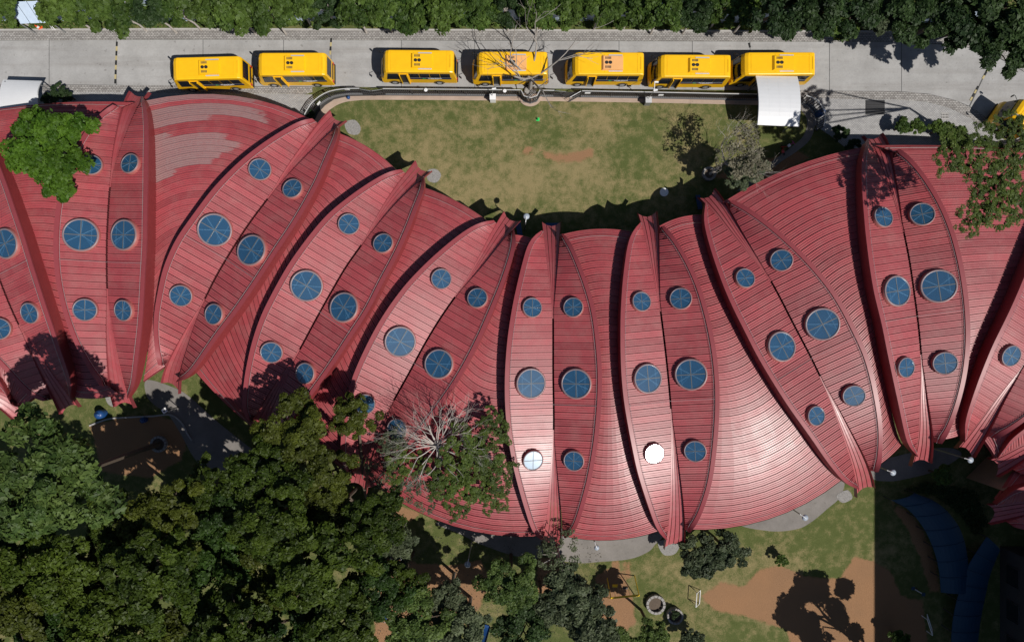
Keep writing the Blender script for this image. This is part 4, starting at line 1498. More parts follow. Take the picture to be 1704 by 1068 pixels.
hub = rel0(727, 742, 7.6)
MB().tube([(0, 0, -0.1), hub * 0.45 + Vector((0, -0.3, 0.6)), hub * 0.8, hub], [0.26, 0.2, 0.17, 0.13], 8).build('trunk', 'bark_pale', root, world_space=False)
br = MB()
rb = random.Random(31)
for k in range(15):
    a = R_(5 + 172 * k / 14) + rb.uniform(-.08, .08)
    dd = Vector((math.cos(a) * 0.9, math.sin(a) * 0.75 + 0.15, 0.42 + rb.uniform(-0.1, 0.35))).normalized()
    grow(br, hub + Vector((0, 0, rb.uniform(-0.6, 0))), dd, rb.uniform(1.5, 2.3), 0.050, 4, rb, 0.40, 0.10, (2, 3), 3, 0.72, 4)
for k in range(7):
    a = R_(185 + 170 * k / 6)
    dd = Vector((math.cos(a), math.sin(a) * 0.8, 0.25)).normalized()
    grow(br, hub, dd, rb.uniform(1.4, 1.9), 0.055, 3, rb, 0.5, 0.05, (2, 2), 3, 0.72, 5)
br.build('branches', 'bark_twig', root, world_space=False)['kind'] = 'stuff'
for k, (u, v, z, R, kd) in enumerate(((772, 748, 8.4, 2.2, 'airy'), (812, 742, 8.4, 2.0, 'airy'), (742, 790, 8.0, 2.2, 'airy'), (790, 800, 8.0, 2.3, 'airy'), (830, 790, 8.0, 1.7, 'airy'),
                                      (668, 768, 7.8, 1.8, 'airy'), (700, 812, 7.6, 1.9, 'grey_airy'), (760, 838, 7.4, 1.5, 'airy'), (822, 832, 7.4, 1.4, 'airy'), (640, 790, 7.6, 1.5, 'grey_airy'), (655, 735, 8, 1.5, 'grey_airy'),
                                      (820, 700, 8.2, 1.3, 'airy'))):
    me, cen = crown_pool(kd)[k % 3]
    c = link('crown', me, root, None, False)
    c.location = rel0(u, v, z)
    c.rotation_euler = (0, 0, k * 1.3)
    c.scale = (R, R, R * 0.55)
    c['kind'] = 'stuff'
# the tree reaching in over the roof from the right
p0 = W(1592, 250, 0)
root = empty('overhanging_tree', p0, label='tree reaching over the roof with open leafy branches beside the road bend', cat='tree')


def rel(u, v, z):
    return W(u, v, z) - p0


fork = rel(1745, 212, 9.0)
MB().tube([(0, 0, -0.1), rel(1690, 235, 5.0), fork], [0.17, 0.13, 0.09], 8).build('trunk', 'bark_grey', root, world_space=False)
br = MB()
limbs = [[fork, rel(1690, 232, 12.5), rel(1630, 240, 13.0), rel(1575, 262, 13.0)], [fork, rel(1700, 262, 13.0), rel(1655, 300, 13.3), rel(1618, 330, 13.0), rel(1606, 372, 12.6)],
         [fork, rel(1710, 250, 13.5), rel(1668, 320, 13.5)], [fork, rel(1690, 190, 13.0), rel(1650, 205, 13.0)]]
for lm in limbs:
    n = len(lm)
    br.tube(lm, [0.075 * (1 - 0.75 * k / (n - 1)) for k in range(n)], 5, cap=False)
o = br.build('branches', 'bark_grey', root, world_space=False)
o['kind'] = 'stuff'
for k, (u, v, z, R) in enumerate(((1580, 262, 13.2, 1.47), (1622, 268, 13.3, 1.86), (1665, 292, 13.4, 1.76), (1690, 262, 13.3, 1.47), (1640, 318, 13.0, 1.47), (1668, 345, 13.2, 1.96), (1625, 350, 13.0, 1.37), (1612, 378, 12.6, 0.88),
                                  (1648, 222, 13.0, 1.3), (1690, 215, 13.2, 1.37), (1590, 235, 13.0, 1.08), (1700, 330, 13.4, 1.18))):
    me, cen = crown_pool('airy')[k % 3]
    c = link('crown', me, root, None, False)
    c.location = rel(u, v, z)
    c.rotation_euler = (0, 0, k * 1.7)
    c.scale = (R * 1.05, R * 1.05, R * 0.6)
    c['kind'] = 'stuff'

# ------------------------------------------------------------------ buses
def make_bus(tan):
    root = empty('school_bus')
    prof = [(-3.38, 0.42), (-3.46, 0.80), (-3.40, 1.22), (-3.24, 1.42), (-2.94, 2.58), (-2.72, 2.88), (-2.45, 3.00), (2.95, 3.00), (3.18, 2.93), (3.28, 2.72), (3.40, 1.35), (3.40, 0.42)]
    cx, cz = 0.0, 1.6
    stations = [(-1.04, 0.985, 0.962), (-1.02, 0.994, 0.978), (-0.95, 0.998, 0.994), (-0.7, 1.0, 1.0), (0.7, 1.0, 1.0), (0.95, 0.998, 0.994), (1.02, 0.994, 0.978), (1.04, 0.985, 0.962)]
    v, f = [], []
    n = len(prof)
    for y, sx, sz in stations:
        for x, z in prof:
            bow = 0.10 * (1 - (y / 1.04) ** 2) if x < -2.3 else 0.0
            v.append((x * sx - bow, y, cz + (z - cz) * (sz if z > cz else 1.0)))
    for i in range(len(stations) - 1):
        for k in range(n):
            k2 = (k + 1) % n
            f.append((i * n + k, i * n + k2, (i + 1) * n + k2, (i + 1) * n + k))
    f.append(tuple(range(n)))
    f.append(tuple((len(stations) - 1) * n + k for k in reversed(range(n))))
    mb = MB()
    mb.add(v, f)
    body = mb.build('body', 'yellow', root, world_space=False)
    # flush strips: roof ribs
    for x in (-2.25, -0.2, 2.7):
        MB().box((x, 0, 3.005), (0.05, 1.75, 0.03)).build('roof_rib', 'yellow', root, world_space=False)
    for y in (-0.72, 0.72):
        MB().box((0.2, y, 3.004), (5.0, 0.035, 0.026)).build('roof_rail', 'yellow', root, world_space=False)
    for sgn in (-1, 1):
        y = sgn * 1.035
        # side glazing: cab window, saloon windows between slim pillars, blue band below
        def slab(x0, x1, z0, z1, yy=y, th=0.03, skew=0.0):
            m = MB()
            vs = [(x0 + skew, yy - th, z0), (x1, yy - th, z0), (x1, yy + th, z0), (x0 + skew, yy + th, z0), (x0, yy - th, z1), (x1, yy - th, z1), (x1, yy + th, z1), (x0, yy + th, z1)]
            m.add(vs, [(3, 2, 1, 0), (4, 5, 6, 7), (0, 1, 5, 4), (1, 2, 6, 5), (2, 3, 7, 6), (3, 0, 4, 7)])
            return m
        slab(-2.62, -1.72, 1.30, 2.60, skew=-0.28).build('window', 'bus_glass', root, world_space=False)
        x0 = -0.78 if sgn < 0 else -1.60
        xs = np.linspace(x0, 2.92, 5 if sgn < 0 else 6)
        for a, b in zip(xs[:-1], xs[1:]):
            slab(a + 0.025, b - 0.025, 1.72, 2.60).build('window', 'bus_glass', root, world_space=False)
        slab(x0, 2.95, 1.34, 1.70).build('side_band', 'bus_blue', root, world_space=False)
        slab(x0 + .02, 2.92, 1.695, 1.725, y + sgn * 0.012, 0.03).build('window_rail', 'grey_metal', root, world_space=False)
        # green emblem and white lettering on the band
        m = MB()
        ye = y + sgn * 0.034
        for (a, b, c, z0, z1) in ((0.30, 0.44, 0.58, 1.44, 1.62), (0.46, 0.56, 0.66, 1.44, 1.56)):
            m.add([(a, ye, z0), (c, ye, z0), (b, ye, z1), (a, ye - sgn * .02, z0), (c, ye - sgn * .02, z0), (b, ye - sgn * .02, z1)], [(0, 1, 2), (5, 4, 3), (0, 3, 4, 1), (1, 4, 5, 2), (2, 5, 3, 0)])
        m.build('emblem', 'green', root, world_space=False)
        m = MB()
        x = 0.86
        rr = random.Random(3)
        for wlen in (4, 5, 3, 7):
            for k in range(wlen):
                hh = 0.12 if k == 0 else rr.choice((0.07, 0.08, 0.11))
                m.box((x, ye, 1.53 + hh / 2), (0.032, 0.02, hh))
                m.box((x + 0.02, ye, 1.53 + rr.choice((0.01, 0.04, 0.06))), (0.03, 0.02, 0.02))
                x += 0.058
            x += 0.045
        for k in range(14):
            m.box((1.05 + k * 0.055, ye, 1.45), (0.03, 0.02, 0.045))
        o = m.build('lettering', 'white', root, world_space=False)
        o['kind'] = 'stuff'
    # folding door on the kerb side, standing open; a black slab paints the shade inside
    m = MB()
    m.box((-1.25, -1.030, 1.48), (0.74, 0.06, 2.06))
    door = m.build('door', 'black', root, world_space=False)
    MB().box((-1.25, -1.10, 0.52), (0.70, 0.26, 0.05)).build('step', 'grey_metal', door, world_space=False)
    for x, a in ((-1.60, 0.25), (-0.90, -0.25)):
        m = MB()
        m.box((x, -1.13, 1.5), (0.06, 0.22, 1.95), a)
        m.build('door_leaf', 'yellow', door, world_space=False)
    MB().box((-1.25, -1.07, 2.54), (0.76, 0.05, 0.06)).build('door_rail', 'yellow', door, world_space=False)
    # windscreen and rear window follow the slopes
    def slope(xa, za, xb, zb, hw, th, nx):
        m = MB()
        o = 0.03 * nx
        ys = np.linspace(-hw, hw, 7)
        a, b = [], []
        for yy in ys:
            bow = 0.10 * (1 - (yy / 1.04) ** 2) if nx < 0 else 0
            a.append((xa - bow + o, yy, za))
            b.append((xb - bow + o, yy, zb))
        m.strip(a, b) if nx > 0 else m.strip(b, a)
        m.strip([(p[0] - o * 1.6, p[1], p[2]) for p in b], [(p[0] - o * 1.6, p[1], p[2]) for p in a])
        return m
    slope(-3.22, 1.46, -2.93, 2.60, 0.95, 0.02, -1).build('windscreen', 'bus_glass', root, world_space=False)
    slope(3.375, 1.62, 3.29, 2.60, 0.82, 0.02, 1).build('rear_window', 'bus_glass', root, world_space=False)
    MB().box((3.415, 0, 1.18), (0.05, 1.5, 0.22)).build('rear_panel', 'black', root, world_space=False)
    for y in (-0.86, 0.86):
        MB().box((3.41, y, 0.92), (0.06, 0.2, 0.3)).build('tail_light', 'lamp_red', root, world_space=False)
        MB().box((-3.40, y * 0.9, 0.86), (0.12, 0.28, 0.2)).build('headlight', 'white', root, world_space=False)
    MB().box((-3.46, 0, 0.52), (0.16, 1.9, 0.22)).build('bumper', 'black', root, world_space=False)
    MB().box((3.42, 0, 0.50), (0.10, 1.9, 0.2)).build('bumper', 'black', root, world_space=False)
    # wheels
    for x in (-2.35, 1.75):
        for sgn in (-1, 1):
            m = MB()
            mt = Matrix.Translation((x, sgn * 0.93, 0.42)) @ Matrix.Rotation(math.pi / 2, 4, 'X')
            m.lathe([(0.20, -0.12), (0.40, -0.12), (0.43, -0.08), (0.43, 0.08), (0.40, 0.12), (0.20, 0.12)], 18, mtx=mt)
            w = m.build('wheel', 'tyre', root, world_space=False)
            m = MB().lathe([(0.24, -0.115), (0.22, -0.13), (0.09, -0.13), (0.001, -0.16)], 16, mtx=mt)
            m.lathe([(0.001, 0.16), (0.09, 0.13), (0.22, 0.13), (0.24, 0.115)], 16, mtx=mt)
            m.build('rim', 'rim', w, world_space=False)
            m = MB()
            arch = [(x + 0.52 * math.cos(t), 0.42 + 0.52 * math.sin(t)) for t in np.linspace(0, math.pi, 12)]
            m.strip([(a, sgn * 1.046, b) for a, b in arch], [(x + (a - x) * .86, sgn * 1.046, .42 + (b - .42) * .86) for a, b in arch])
            m.strip([(x + (a - x) * .86, sgn * 1.043, .42 + (b - .42) * .86) for a, b in arch], [(a, sgn * 1.043, b) for a, b in arch])
            m.build('wheel_arch', 'black', root, world_space=False)
    # mirrors on arms
    for sgn in (-1, 1):
        m = MB()
        m.tube([(-3.05, sgn * 1.0, 2.35), (-3.35, sgn * 1.18, 2.40), (-3.42, sgn * 1.24, 2.30)], 0.025, 5)
        m.box((-3.42, sgn * 1.26, 2.08), (0.06, 0.16, 0.34))
        m.build('mirror', 'black', root, world_space=False)
    # air conditioner on the roof
    vs = [(-0.50, -0.68, 3.0), (1.42, -0.68, 3.0), (1.42, 0.68, 3.0), (-0.50, 0.68, 3.0), (-0.34, -0.62, 3.20), (1.36, -0.62, 3.15), (1.36, 0.62, 3.15), (-0.34, 0.62, 3.20)]
    ac = MB().add(vs, [(3, 2, 1, 0), (4, 5, 6, 7), (0, 1, 5, 4), (1, 2, 6, 5), (2, 3, 7, 6), (3, 0, 4, 7)]).build('roof_unit', 'yellow_pale' if tan else 'yellow', root, world_space=False)
    for x in (-0.06, 0.27):
        m = MB().lathe([(0.155, 3.17), (0.155, 3.215), (0.135, 3.22), (0.13, 3.20), (0.001, 3.20)], 16, (x, 0, 0))
        m.build('fan', 'black', ac, world_space=False)
    for y in (-0.42, 0.42):
        for k in range(5):
            MB().box((-0.14 + k * 0.11, y, 3.20), (0.055, 0.22, 0.03)).build('grille_slat', 'dark_metal', ac, world_space=False)
    for y in (-0.75, 0.75):
        MB().box((0.75, y, 3.01), (1.2, 0.10, 0.05)).build('drain_rail', 'pale_metal', ac, world_space=False)
    MB().box((3.0, 0, 3.02), (0.10, 1.2, 0.03)).build('roof_seam', 'yellow', root, world_space=False)
    return root


BUSES = [  # left, right, top, bottom of the roof in the picture, turn, tan unit
    (286, 400, 95.5, 131.5, 1.5, 0, 'yellow school bus at the left end of the parked row, tilted slightly'),
    (428.5, 541.5, 88.7, 124.5, 0.3, 0, 'yellow school bus parked second from the left, next to the curved railing'),
    (638.5, 754.5, 84, 120, -0.4, 0, 'yellow school bus parked third from the left with branch shadows on its roof'),
    (795, 911, 86.5, 123, 0, 1, 'yellow school bus behind the leafless tree'),
    (955, 1072, 87.5, 124, -0.2, 1, 'yellow school bus with tan roof unit right of the leafless tree'),
    (1098, 1217, 91.6, 128, -0.3, 0, 'yellow school bus parked third from the right with a yellow roof unit'),
    (1237.5, 1357.5, 87.6, 124, 0.2, 0, 'yellow school bus partly hidden under the white canopy'),
]
protos = {0: make_bus(0), 1: make_bus(1)}
used = set()
for (a, b, t, q, rot, tan, lb) in BUSES:
    c = W((a + b) / 2, (t + q) / 2, 3.0)
    o = protos[tan] if tan not in used else copy_tree(protos[tan])
    used.add(tan)
    o.location = (c.x - 0.18, c.y, 0.024)
    o.rotation_euler = (0, 0, R_(rot))
    s = ((b - a) / (F_PX / 57.0)) / 6.15
    o.scale = (s, 0.935, 1.0)
    tag(o, lb, 'bus', 'school buses parked in a row')
o = copy_tree(protos[0])
c = W(1738, 208, 3.0)
o.location = (c.x, c.y, 0.024)
o.rotation_euler = (0, 0, R_(-34))
tag(o, 'yellow school bus turning in at the road bend behind branches', 'bus', 'school buses parked in a row')


# ------------------------------------------------------------------ railing round the lawn
def railing(name, pix, label, h=1.42, gap=0.17, posts=2.4, group=None, cat='railing'):
    pts = [W(u, v) for u, v in pix]
    root = empty(name, pts[0], label=label, cat=cat, group=group)
    dist = [0.0]
    for a, b in zip(pts[:-1], pts[1:]):
        dist.append(dist[-1] + (b - a).length)

    def at(s):
        for k in range(len(pts) - 1):
            if s <= dist[k + 1] or k == len(pts) - 2:
                t = (s - dist[k]) / max(dist[k + 1] - dist[k], 1e-6)
                return pts[k].lerp(pts[k + 1], t)
    L = dist[-1]
    n = max(2, int(L / 0.5))
    line = [at(L * k / n) for k in range(n + 1)]
    for z, m, r, nm in ((h, 'pale_metal', 0.045, 'top_rail'), (h - 0.22, 'dark_metal', 0.022, 'middle_rail'), (0.18, 'grey_metal', 0.028, 'bottom_rail')):
        MB().tube([p + Vector((0, 0, z)) for p in line], r, 5).build(nm, m, root)
    k = MB()
    ls, rs = [], []
    for i, p in enumerate(line):
        d = (line[min(i + 1, n)] - line[max(i - 1, 0)]).normalized()
        e = Vector((-d.y, d.x, 0)) * 0.11
        ls.append(p + e)
        rs.append(p - e)
    up = Vector((0, 0, 0.12))
    k.strip(ls, [p + up for p in ls]).strip([p + up for p in ls], [p + up for p in rs]).strip([p + up for p in rs], rs)
    k.build('plinth', 'plinth', root)
    m = MB()
    q = int(L / gap)
    for i in range(q + 1):
        p = at(L * i / q)
        m.tube([p + Vector((0, 0, 0.1)), p + Vector((0, 0, h - 0.02))], 0.038, 4, cap=False)
    o = m.build('pickets', 'dark_metal', root)
    o['kind'] = 'stuff'
    q = max(1, int(L / posts))
    for i in range(q + 1):
        p = at(L * i / q)
        MB().box((p.x, p.y, h / 2), (0.07, 0.07, h + 0.04)).build('post', 'dark_metal', root)
    return root


railing('curved_railing', smooth_curve([(514, 200), (524, 183), (538, 170), (556, 161), (580, 157), (604, 156.5)], 24), 'curved metal railing at the left end of the lawn')
railing('straight_railing', [(642, 157), (760, 158), (866, 159)], 'straight metal railing between the gate and the half-round planter')
th = np.linspace(math.pi * 1.0, 0, 14)
railing('planter_railing', [(882 + 15.5 * math.cos(t), 159 + 13 * math.sin(t)) for t in th], 'half-round railing round the leafless tree planter', gap=0.14, posts=0.9)
railing('straight_railing', [(898, 159.5), (921, 159.8)], 'short railing between the planter and the open gate')
railing('straight_railing', [(966, 160.5), (1080, 162.5), (1200, 165), (1262, 166)], 'long metal railing from the open gate to the white canopy')
railing('loop_railing', smooth_curve([(1330, 168), (1345, 174), (1356, 186), (1361, 202), (1358, 218)], 20), 'curved metal railing at the right end of the lawn', gap=0.24)


def gate(a, b, label):
    pa, pb = W(*a), W(*b)
    root = empty('gate_leaf', pa, label=label, cat='gate', group='gates in the railing')
    h = 1.4
    for z in (h, 0.7, 0.15):
        MB().tube([pa + Vector((0, 0, z)), pb + Vector((0, 0, z))], 0.03, 5).build('rail', 'grey_metal' if z == h else 'dark_metal', root)
    m = MB()
    n = max(3, int((pb - pa).length / 0.16))
    for k in range(n + 1):
        p = pa.lerp(pb, k / n)
        m.tube([p + Vector((0, 0, 0.1)), p + Vector((0, 0, h))], 0.018, 4)
    m.build('pickets', 'dark_metal', root)['kind'] = 'stuff'


gate((605, 157.5), (622, 160.5), 'left leaf of the gate beside the curved railing')
gate((641, 158), (624, 160.5), 'right leaf of the gate beside the curved railing')
gate((922, 160), (940, 162), 'closed gate leaf beside the half-round planter')
gate((964, 161), (946, 171), 'gate leaf swung open onto the lawn')

# half-round planter base with soil
p = W(882, 157)
m = MB()
ring_o = [(p.x + 1.15 * math.cos(t), p.y - 1.15 * math.sin(t)) for t in np.linspace(0, math.pi, 20)]
m.prism(ring_o, 0.0, 0.10)
o = m.build('round_planter', 'path')
tag(o, 'half-round paved base below the leafless tree', 'planter')
m = MB()
for k in range(22):
    r = random.Random(k)
    m.lathe([(0.02, 0.22), (0.14, 0.18), (0.2, 0.06), (0.16, 0.0)], 6, (p.x + r.uniform(-.5, .5), p.y + r.uniform(-.45, .5), 0.1))
o = m.build('rock_heap', 'stone')
tag(o, 'heap of grey stones round the leafless tree', 'rocks', None, 'stuff')


def stone_ring(u, v, ro, ri, label, h=0.42, m_='stone'):
    p = W(u, v)
    root = empty('planter_ring', p, label=label, cat='planter', group='round stone planters')
    n = 14
    for k in range(n):
        a0, a1 = 2 * math.pi * k / n + 0.03, 2 * math.pi * (k + 1) / n - 0.03
        rg = [(p.x + ro * math.cos(a0 + (a1 - a0) * q / 3), p.y + ro * math.sin(a0 + (a1 - a0) * q / 3)) for q in range(4)]
        rg += [(p.x + ri * math.cos(a1 - (a1 - a0) * q / 3), p.y + ri * math.sin(a1 - (a1 - a0) * q / 3)) for q in range(4)]
        MB().prism(rg, 0, h + 0.02 * (k % 3)).build('stone_block', m_, root)
    MB().lathe([(ri + 0.02, 0.16), (0.01, 0.2)], 20, (p.x, p.y, 0)).build('soil', 'bark', root)


stone_ring(1090, 1003, 0.88, 0.66, 'larger stone planter ring beside the yellow swing')
stone_ring(1122, 1022, 0.74, 0.58, 'smaller stone planter ring right of the larger one')
stone_ring(1179, 290, 0.64, 0.44, 'stone ring at the foot of the dry grey tree', 0.3)
stone_ring(266, 738, 0.75, 0.55, 'stone ring in the shaded play yard', 0.3)

# ------------------------------------------------------------------ canopies
def canopy(name, quad, z0, rise, label, n=12):
    """vaulted white sheet roof; quad: picture corners tl, tr, br, bl at height z0"""
    tl, tr, br, bl = (W(u, v, z0) for u, v in quad)
    root = empty(name, W((quad[0][0] + quad[2][0]) / 2, (quad[0][1] + quad[2][1]) / 2), label=label, cat='canopy')
    a, b, a2, b2 = [], [], [], []
    for k in range(n + 1):
        t = k / n
        up = Vector((0, 0, rise * 4 * t * (1 - t)))
        a.append(tl.lerp(bl, t) + up)
        b.append(tr.lerp(br, t) + up)
    dn = Vector((0, 0, -0.06))
    for k in range(4):
        x0, x1 = k / 4 + 0.0005, (k + 1) / 4 - 0.0005
        p = [l.lerp(r, x0) for l, r in zip(a, b)]
        q = [l.lerp(r, x1) for l, r in zip(a, b)]
        m = MB().strip(q, p).strip([c + dn for c in p], [c + dn for c in q])
        m.strip(p, [c + dn for c in p]).strip([c + dn for c in q], q)
        m.add([p[0], q[0], q[0] + dn, p[0] + dn], [(0, 1, 2, 3)]).add([p[-1], q[-1], q[-1] + dn, p[-1] + dn], [(3, 2, 1, 0)])
        m.build('roof_sheet', 'canopy', root)
    for e in (a, b):
        MB().tube([c + Vector((0, 0, -0.1)) for c in e], 0.04, 5).build('edge_beam', 'grey_metal', root)
    for c in (tl.lerp(br, 0.08), tr.lerp(bl, 0.08), br.lerp(tl, 0.08), bl.lerp(tr, 0.08)):
        MB().tube([(c.x, c.y, 0), (c.x, c.y, c.z + 0.1)], 0.06, 8).build('post', 'grey_metal', root)


canopy('entrance_canopy', [(1257.5, 126.5), (1327, 127.5), (1329.5, 211), (1260.5, 208)], 2.75, 0.5, 'vaulted white canopy over the lawn entrance beside the last bus')
canopy('entrance_canopy', [(5, 133), (69, 135), (64, 178), (2, 196)], 2.75, 0.35, 'white canopy at the left edge beside the forecourt')


# ------------------------------------------------------------------ lamps, posts, cameras
def lamp(u, v, label, h=4.4, r=0.27, arm=0.5, ang=None):
    """u, v: picture position of the dish"""
    top = W(u, v, h)
    c = Vector((-top.x, -top.y, 0)).normalized() if ang is None else Vector((math.cos(ang), math.sin(ang), 0))
    foot = Vector((top.x, top.y, 0)) + c * arm
    root = empty('lamp_post', foot, label=label, cat='lamp post', group='lamp posts with round dishes')
    MB().tube([foot, foot + Vector((0, 0, h))], [0.06, 0.045], 8).build('pole', 'grey_metal', root)
    MB().tube([foot + Vector((0, 0, h)), foot.lerp(top, 0.5) + Vector((0, 0, h * 0.5 + 0.12)), Vector((top.x, top.y, h + 0.1))], 0.03, 6).build('arm', 'white', root)
    MB().lathe([(0.03, 0.10), (0.18, 0.09), (r, 0.0), (r, -0.03), (0.2, -0.02), (0.02, -0.02)], 20, (top.x, top.y, h)).build('dish', 'dish', root, True)
    MB().lathe([(0.02, -0.15), (0.1, -0.14), (0.12, -0.02)], 12, (top.x, top.y, h)).build('bulb_housing', 'dark_metal', root)


lamp(876, 360, 'white dish lamp in the shade between two upper roof spouts')
lamp(778, 939, 'white dish lamp on the bare soil left of the roof spouts')
lamp(1340, 861, 'white dish lamp at the lower eave above the sunny lawn')
lamp(1486, 786, 'white dish lamp in the shade below the right roof spouts')
lamp(1615, 765, 'white dish lamp near the right edge between two roof spouts')
lamp(993, 911, 'small dish lamp in front of the lower eave beside the sparse tree', r=0.22)

for (u, v, pole, lb) in ((820.5, 163, 2.6, 'white box post with camera pole left of the planter'), (1076, 168, 3.0, 'grey box post with camera pole behind the buses')):
    p = W(u, v + 4)
    root = empty('camera_post', p, label=lb, cat='camera post')
    MB().box((p.x, p.y, 0.45), (0.5, 0.48, 0.9)).build('box', 'white' if u < 900 else 'grey_metal', root)
    MB().box((p.x, p.y, 0.925), (0.56, 0.54, 0.05)).build('lid', 'white' if u < 900 else 'pale_metal', root)
    MB().tube([(p.x - 0.05, p.y + 0.1, 0.9), (p.x + 0.05, p.y + 0.1, pole)], 0.03, 6).build('pole', 'grey_metal', root)
    m = MB()
    m.box((p.x + 0.16, p.y + 0.12, pole), (0.36, 0.12, 0.12), 0.15)
    m.build('camera', 'white', root)
    if u > 900:
        MB().tube([(p.x + 0.05, p.y + 0.1, pole), (p.x + 0.05, p.y + 0.75, pole + 0.2)], 0.03, 6).build('arm', 'white', root)
        MB().box((p.x + 0.2, p.y + 0.78, pole + 0.16), (0.36, 0.12, 0.12)).build('camera', 'white', root)
# sign plates hung on the railing
for k, (u, v, w, lb) in enumerate(((577, 147, 0.5, 'white sign plate on the curved railing'), (530, 170, 0.4, 'white sign plate at the foot of the curved railing'),
                                   (978, 153, 0.5, 'white sign plate beside the open gate'), (1100, 156.5, 0.45, 'pale sign plate on the railing right of the camera post'))):
    p = W(u, v, 1.3)
    m = MB()
    m.box((p.x, p.y - 0.09, 1.22), (w, 0.03, 0.32), 0.9 if k == 1 else 0)
    tag(m.build('sign_plate', 'white'), lb, 'sign')
for (u, v, rz, lb) in ((709, 151, 0.6, 'white pointed spotlight on the railing behind the third bus'), (840, 152.5, 0.0, 'small white spotlight on the railing left of the planter')):
    p = W(u, v, 1.45)
    root = empty('spotlight', p, label=lb, cat='spotlight')
    MB().lathe([(0.01, 0.0), (0.14, 0.10), (0.16, 0.16), (0.02, 0.17)], 12, (p.x, p.y, 1.45)).build('shade', 'white', root)
    MB().tube([(p.x, p.y, 1.38), (p.x, p.y, 1.5)], 0.03, 6).build('bracket', 'grey_metal', root)

# round white cover and grates set in the ground
p = W(1105, 320)
tag(MB().lathe([(0.40, 0.0), (0.40, 0.05), (0.36, 0.07), (0.01, 0.075)], 24, (p.x, p.y, 0)).build('manhole_cover', 'white'), 'round white cover on the lawn at the edge of the roof shadow', 'manhole cover')
a, b = W(1440, 167), W(1472, 191)
root = empty('drain_grate', W(1456, 180), label='dark slatted drain grate in the forecourt paving', cat='drain grate')
MB().box(((a.x + b.x) / 2, (a.y + b.y) / 2, 0.02), (b.x - a.x, a.y - b.y, 0.03)).build('frame', 'black', root)
for k in range(9):
    y = b.y + (a.y - b.y) * (k + 0.5) / 9
    MB().box(((a.x + b.x) / 2, y, 0.045), (b.x - a.x - 0.06, 0.075, 0.03)).build('slat', 'dark_metal', root)
a, b = W(1566, 188), W(1578, 199)
root = empty('drain_grate', W(1572, 194), label='small pale drain cover near the road bend', cat='drain grate')
MB().box(((a.x + b.x) / 2, (a.y + b.y) / 2, 0.02), (b.x - a.x, a.y - b.y, 0.03)).build('frame', 'kerb', root)
for k in range(5):
    for j in range(2):
        MB().box((a.x + (b.x - a.x) * (k + 0.5) / 5, b.y + (a.y - b.y) * (0.3 + 0.4 * j), 0.037), (0.06, 0.16, 0.01)).build('slot', 'black', root)


# ------------------------------------------------------------------ speed humps with alternating blocks
def hump(a, b, n, lb, skip=()):
    pa, pb = W(*a), W(*b)
    root = empty('speed_hump', pa, label=lb, cat='speed hump', group='speed humps on the road')
    d = pb - pa
    ang = math.atan2(d.y, d.x)
    for k in range(n):
        if k in skip:
            continue
        c = pa.lerp(pb, (k + 0.5) / n)
        MB().box((c.x, c.y, 0.035), (d.length / n - 0.03, 0.16, 0.05), ang).build('block', 'black' if k % 2 == 0 else 'yellow_play_dull', root)


M['yellow_play_dull'] = m_plain('hump_yellow_worn', (0.42, 0.35, 0.18), 0.8, 0.2, var=0.3)
hump((195, 70), (192, 140), 9, 'striped speed hump across the road left of the buses')
hump((551.5, 64), (549.5, 92), 4, 'striped speed hump between the second and third bus')
hump((1246, 72), (1248, 80), 1, 'short black hump end above the last bus')
hump((1648, 108), (1614, 168), 10, 'striped speed hump slanting across the road bend', (4, 5))

# ------------------------------------------------------------------ small things on the ground
p = W(895, 199)
root = empty('play_cone', p, label='small green cone on the dry lawn', cat='cone')
MB().lathe([(0.12, 0.02), (0.11, 0.05), (0.03, 0.32), (0.005, 0.33)], 12, (p.x, p.y, 0)).build('cone', 'green', root)
MB().box((p.x, p.y, 0.015), (0.30, 0.30, 0.03)).build('base', 'green', root)
p = W(580.5, 163.5)
tag(MB().lathe([(0.02, 0.0), (0.13, 0.05), (0.17, 0.16), (0.13, 0.28), (0.02, 0.33)], 14, (p.x, p.y, 0)).build('ball', 'blue', None, True), 'blue ball at the lawn edge below the curved railing', 'ball')
p = W(67, 48)
root = empty('traffic_cone', p, label='orange and white traffic cone on the upper verge', cat='cone')
MB().lathe([(0.18, 0.03), (0.13, 0.28)], 12, (p.x, p.y, 0)).build('cone', 'orange', root)
MB().lathe([(0.13, 0.28), (0.085, 0.48)], 12, (p.x, p.y, 0)).build('reflective_band', 'white', root)
MB().lathe([(0.085, 0.48), (0.02, 0.72), (0.005, 0.73)], 12, (p.x, p.y, 0)).build('tip', 'orange', root)
MB().box((p.x, p.y, 0.02), (0.42, 0.42, 0.04)).build('base', 'orange', root)
# leaning poles by the cone
for k, (a, b) in enumerate((((92, 50), (72, 30)), ((88, 50), (76, 33)))):
    MBp = MB().tube([W(a[0], a[1], 0.1), W(b[0], b[1], 1.6)], 0.04, 6)
    tag(MBp.build('leaning_pole', 'white'), ['longer white pole leaning at the upper verge', 'shorter white pole leaning at the upper verge'][k], 'pole')


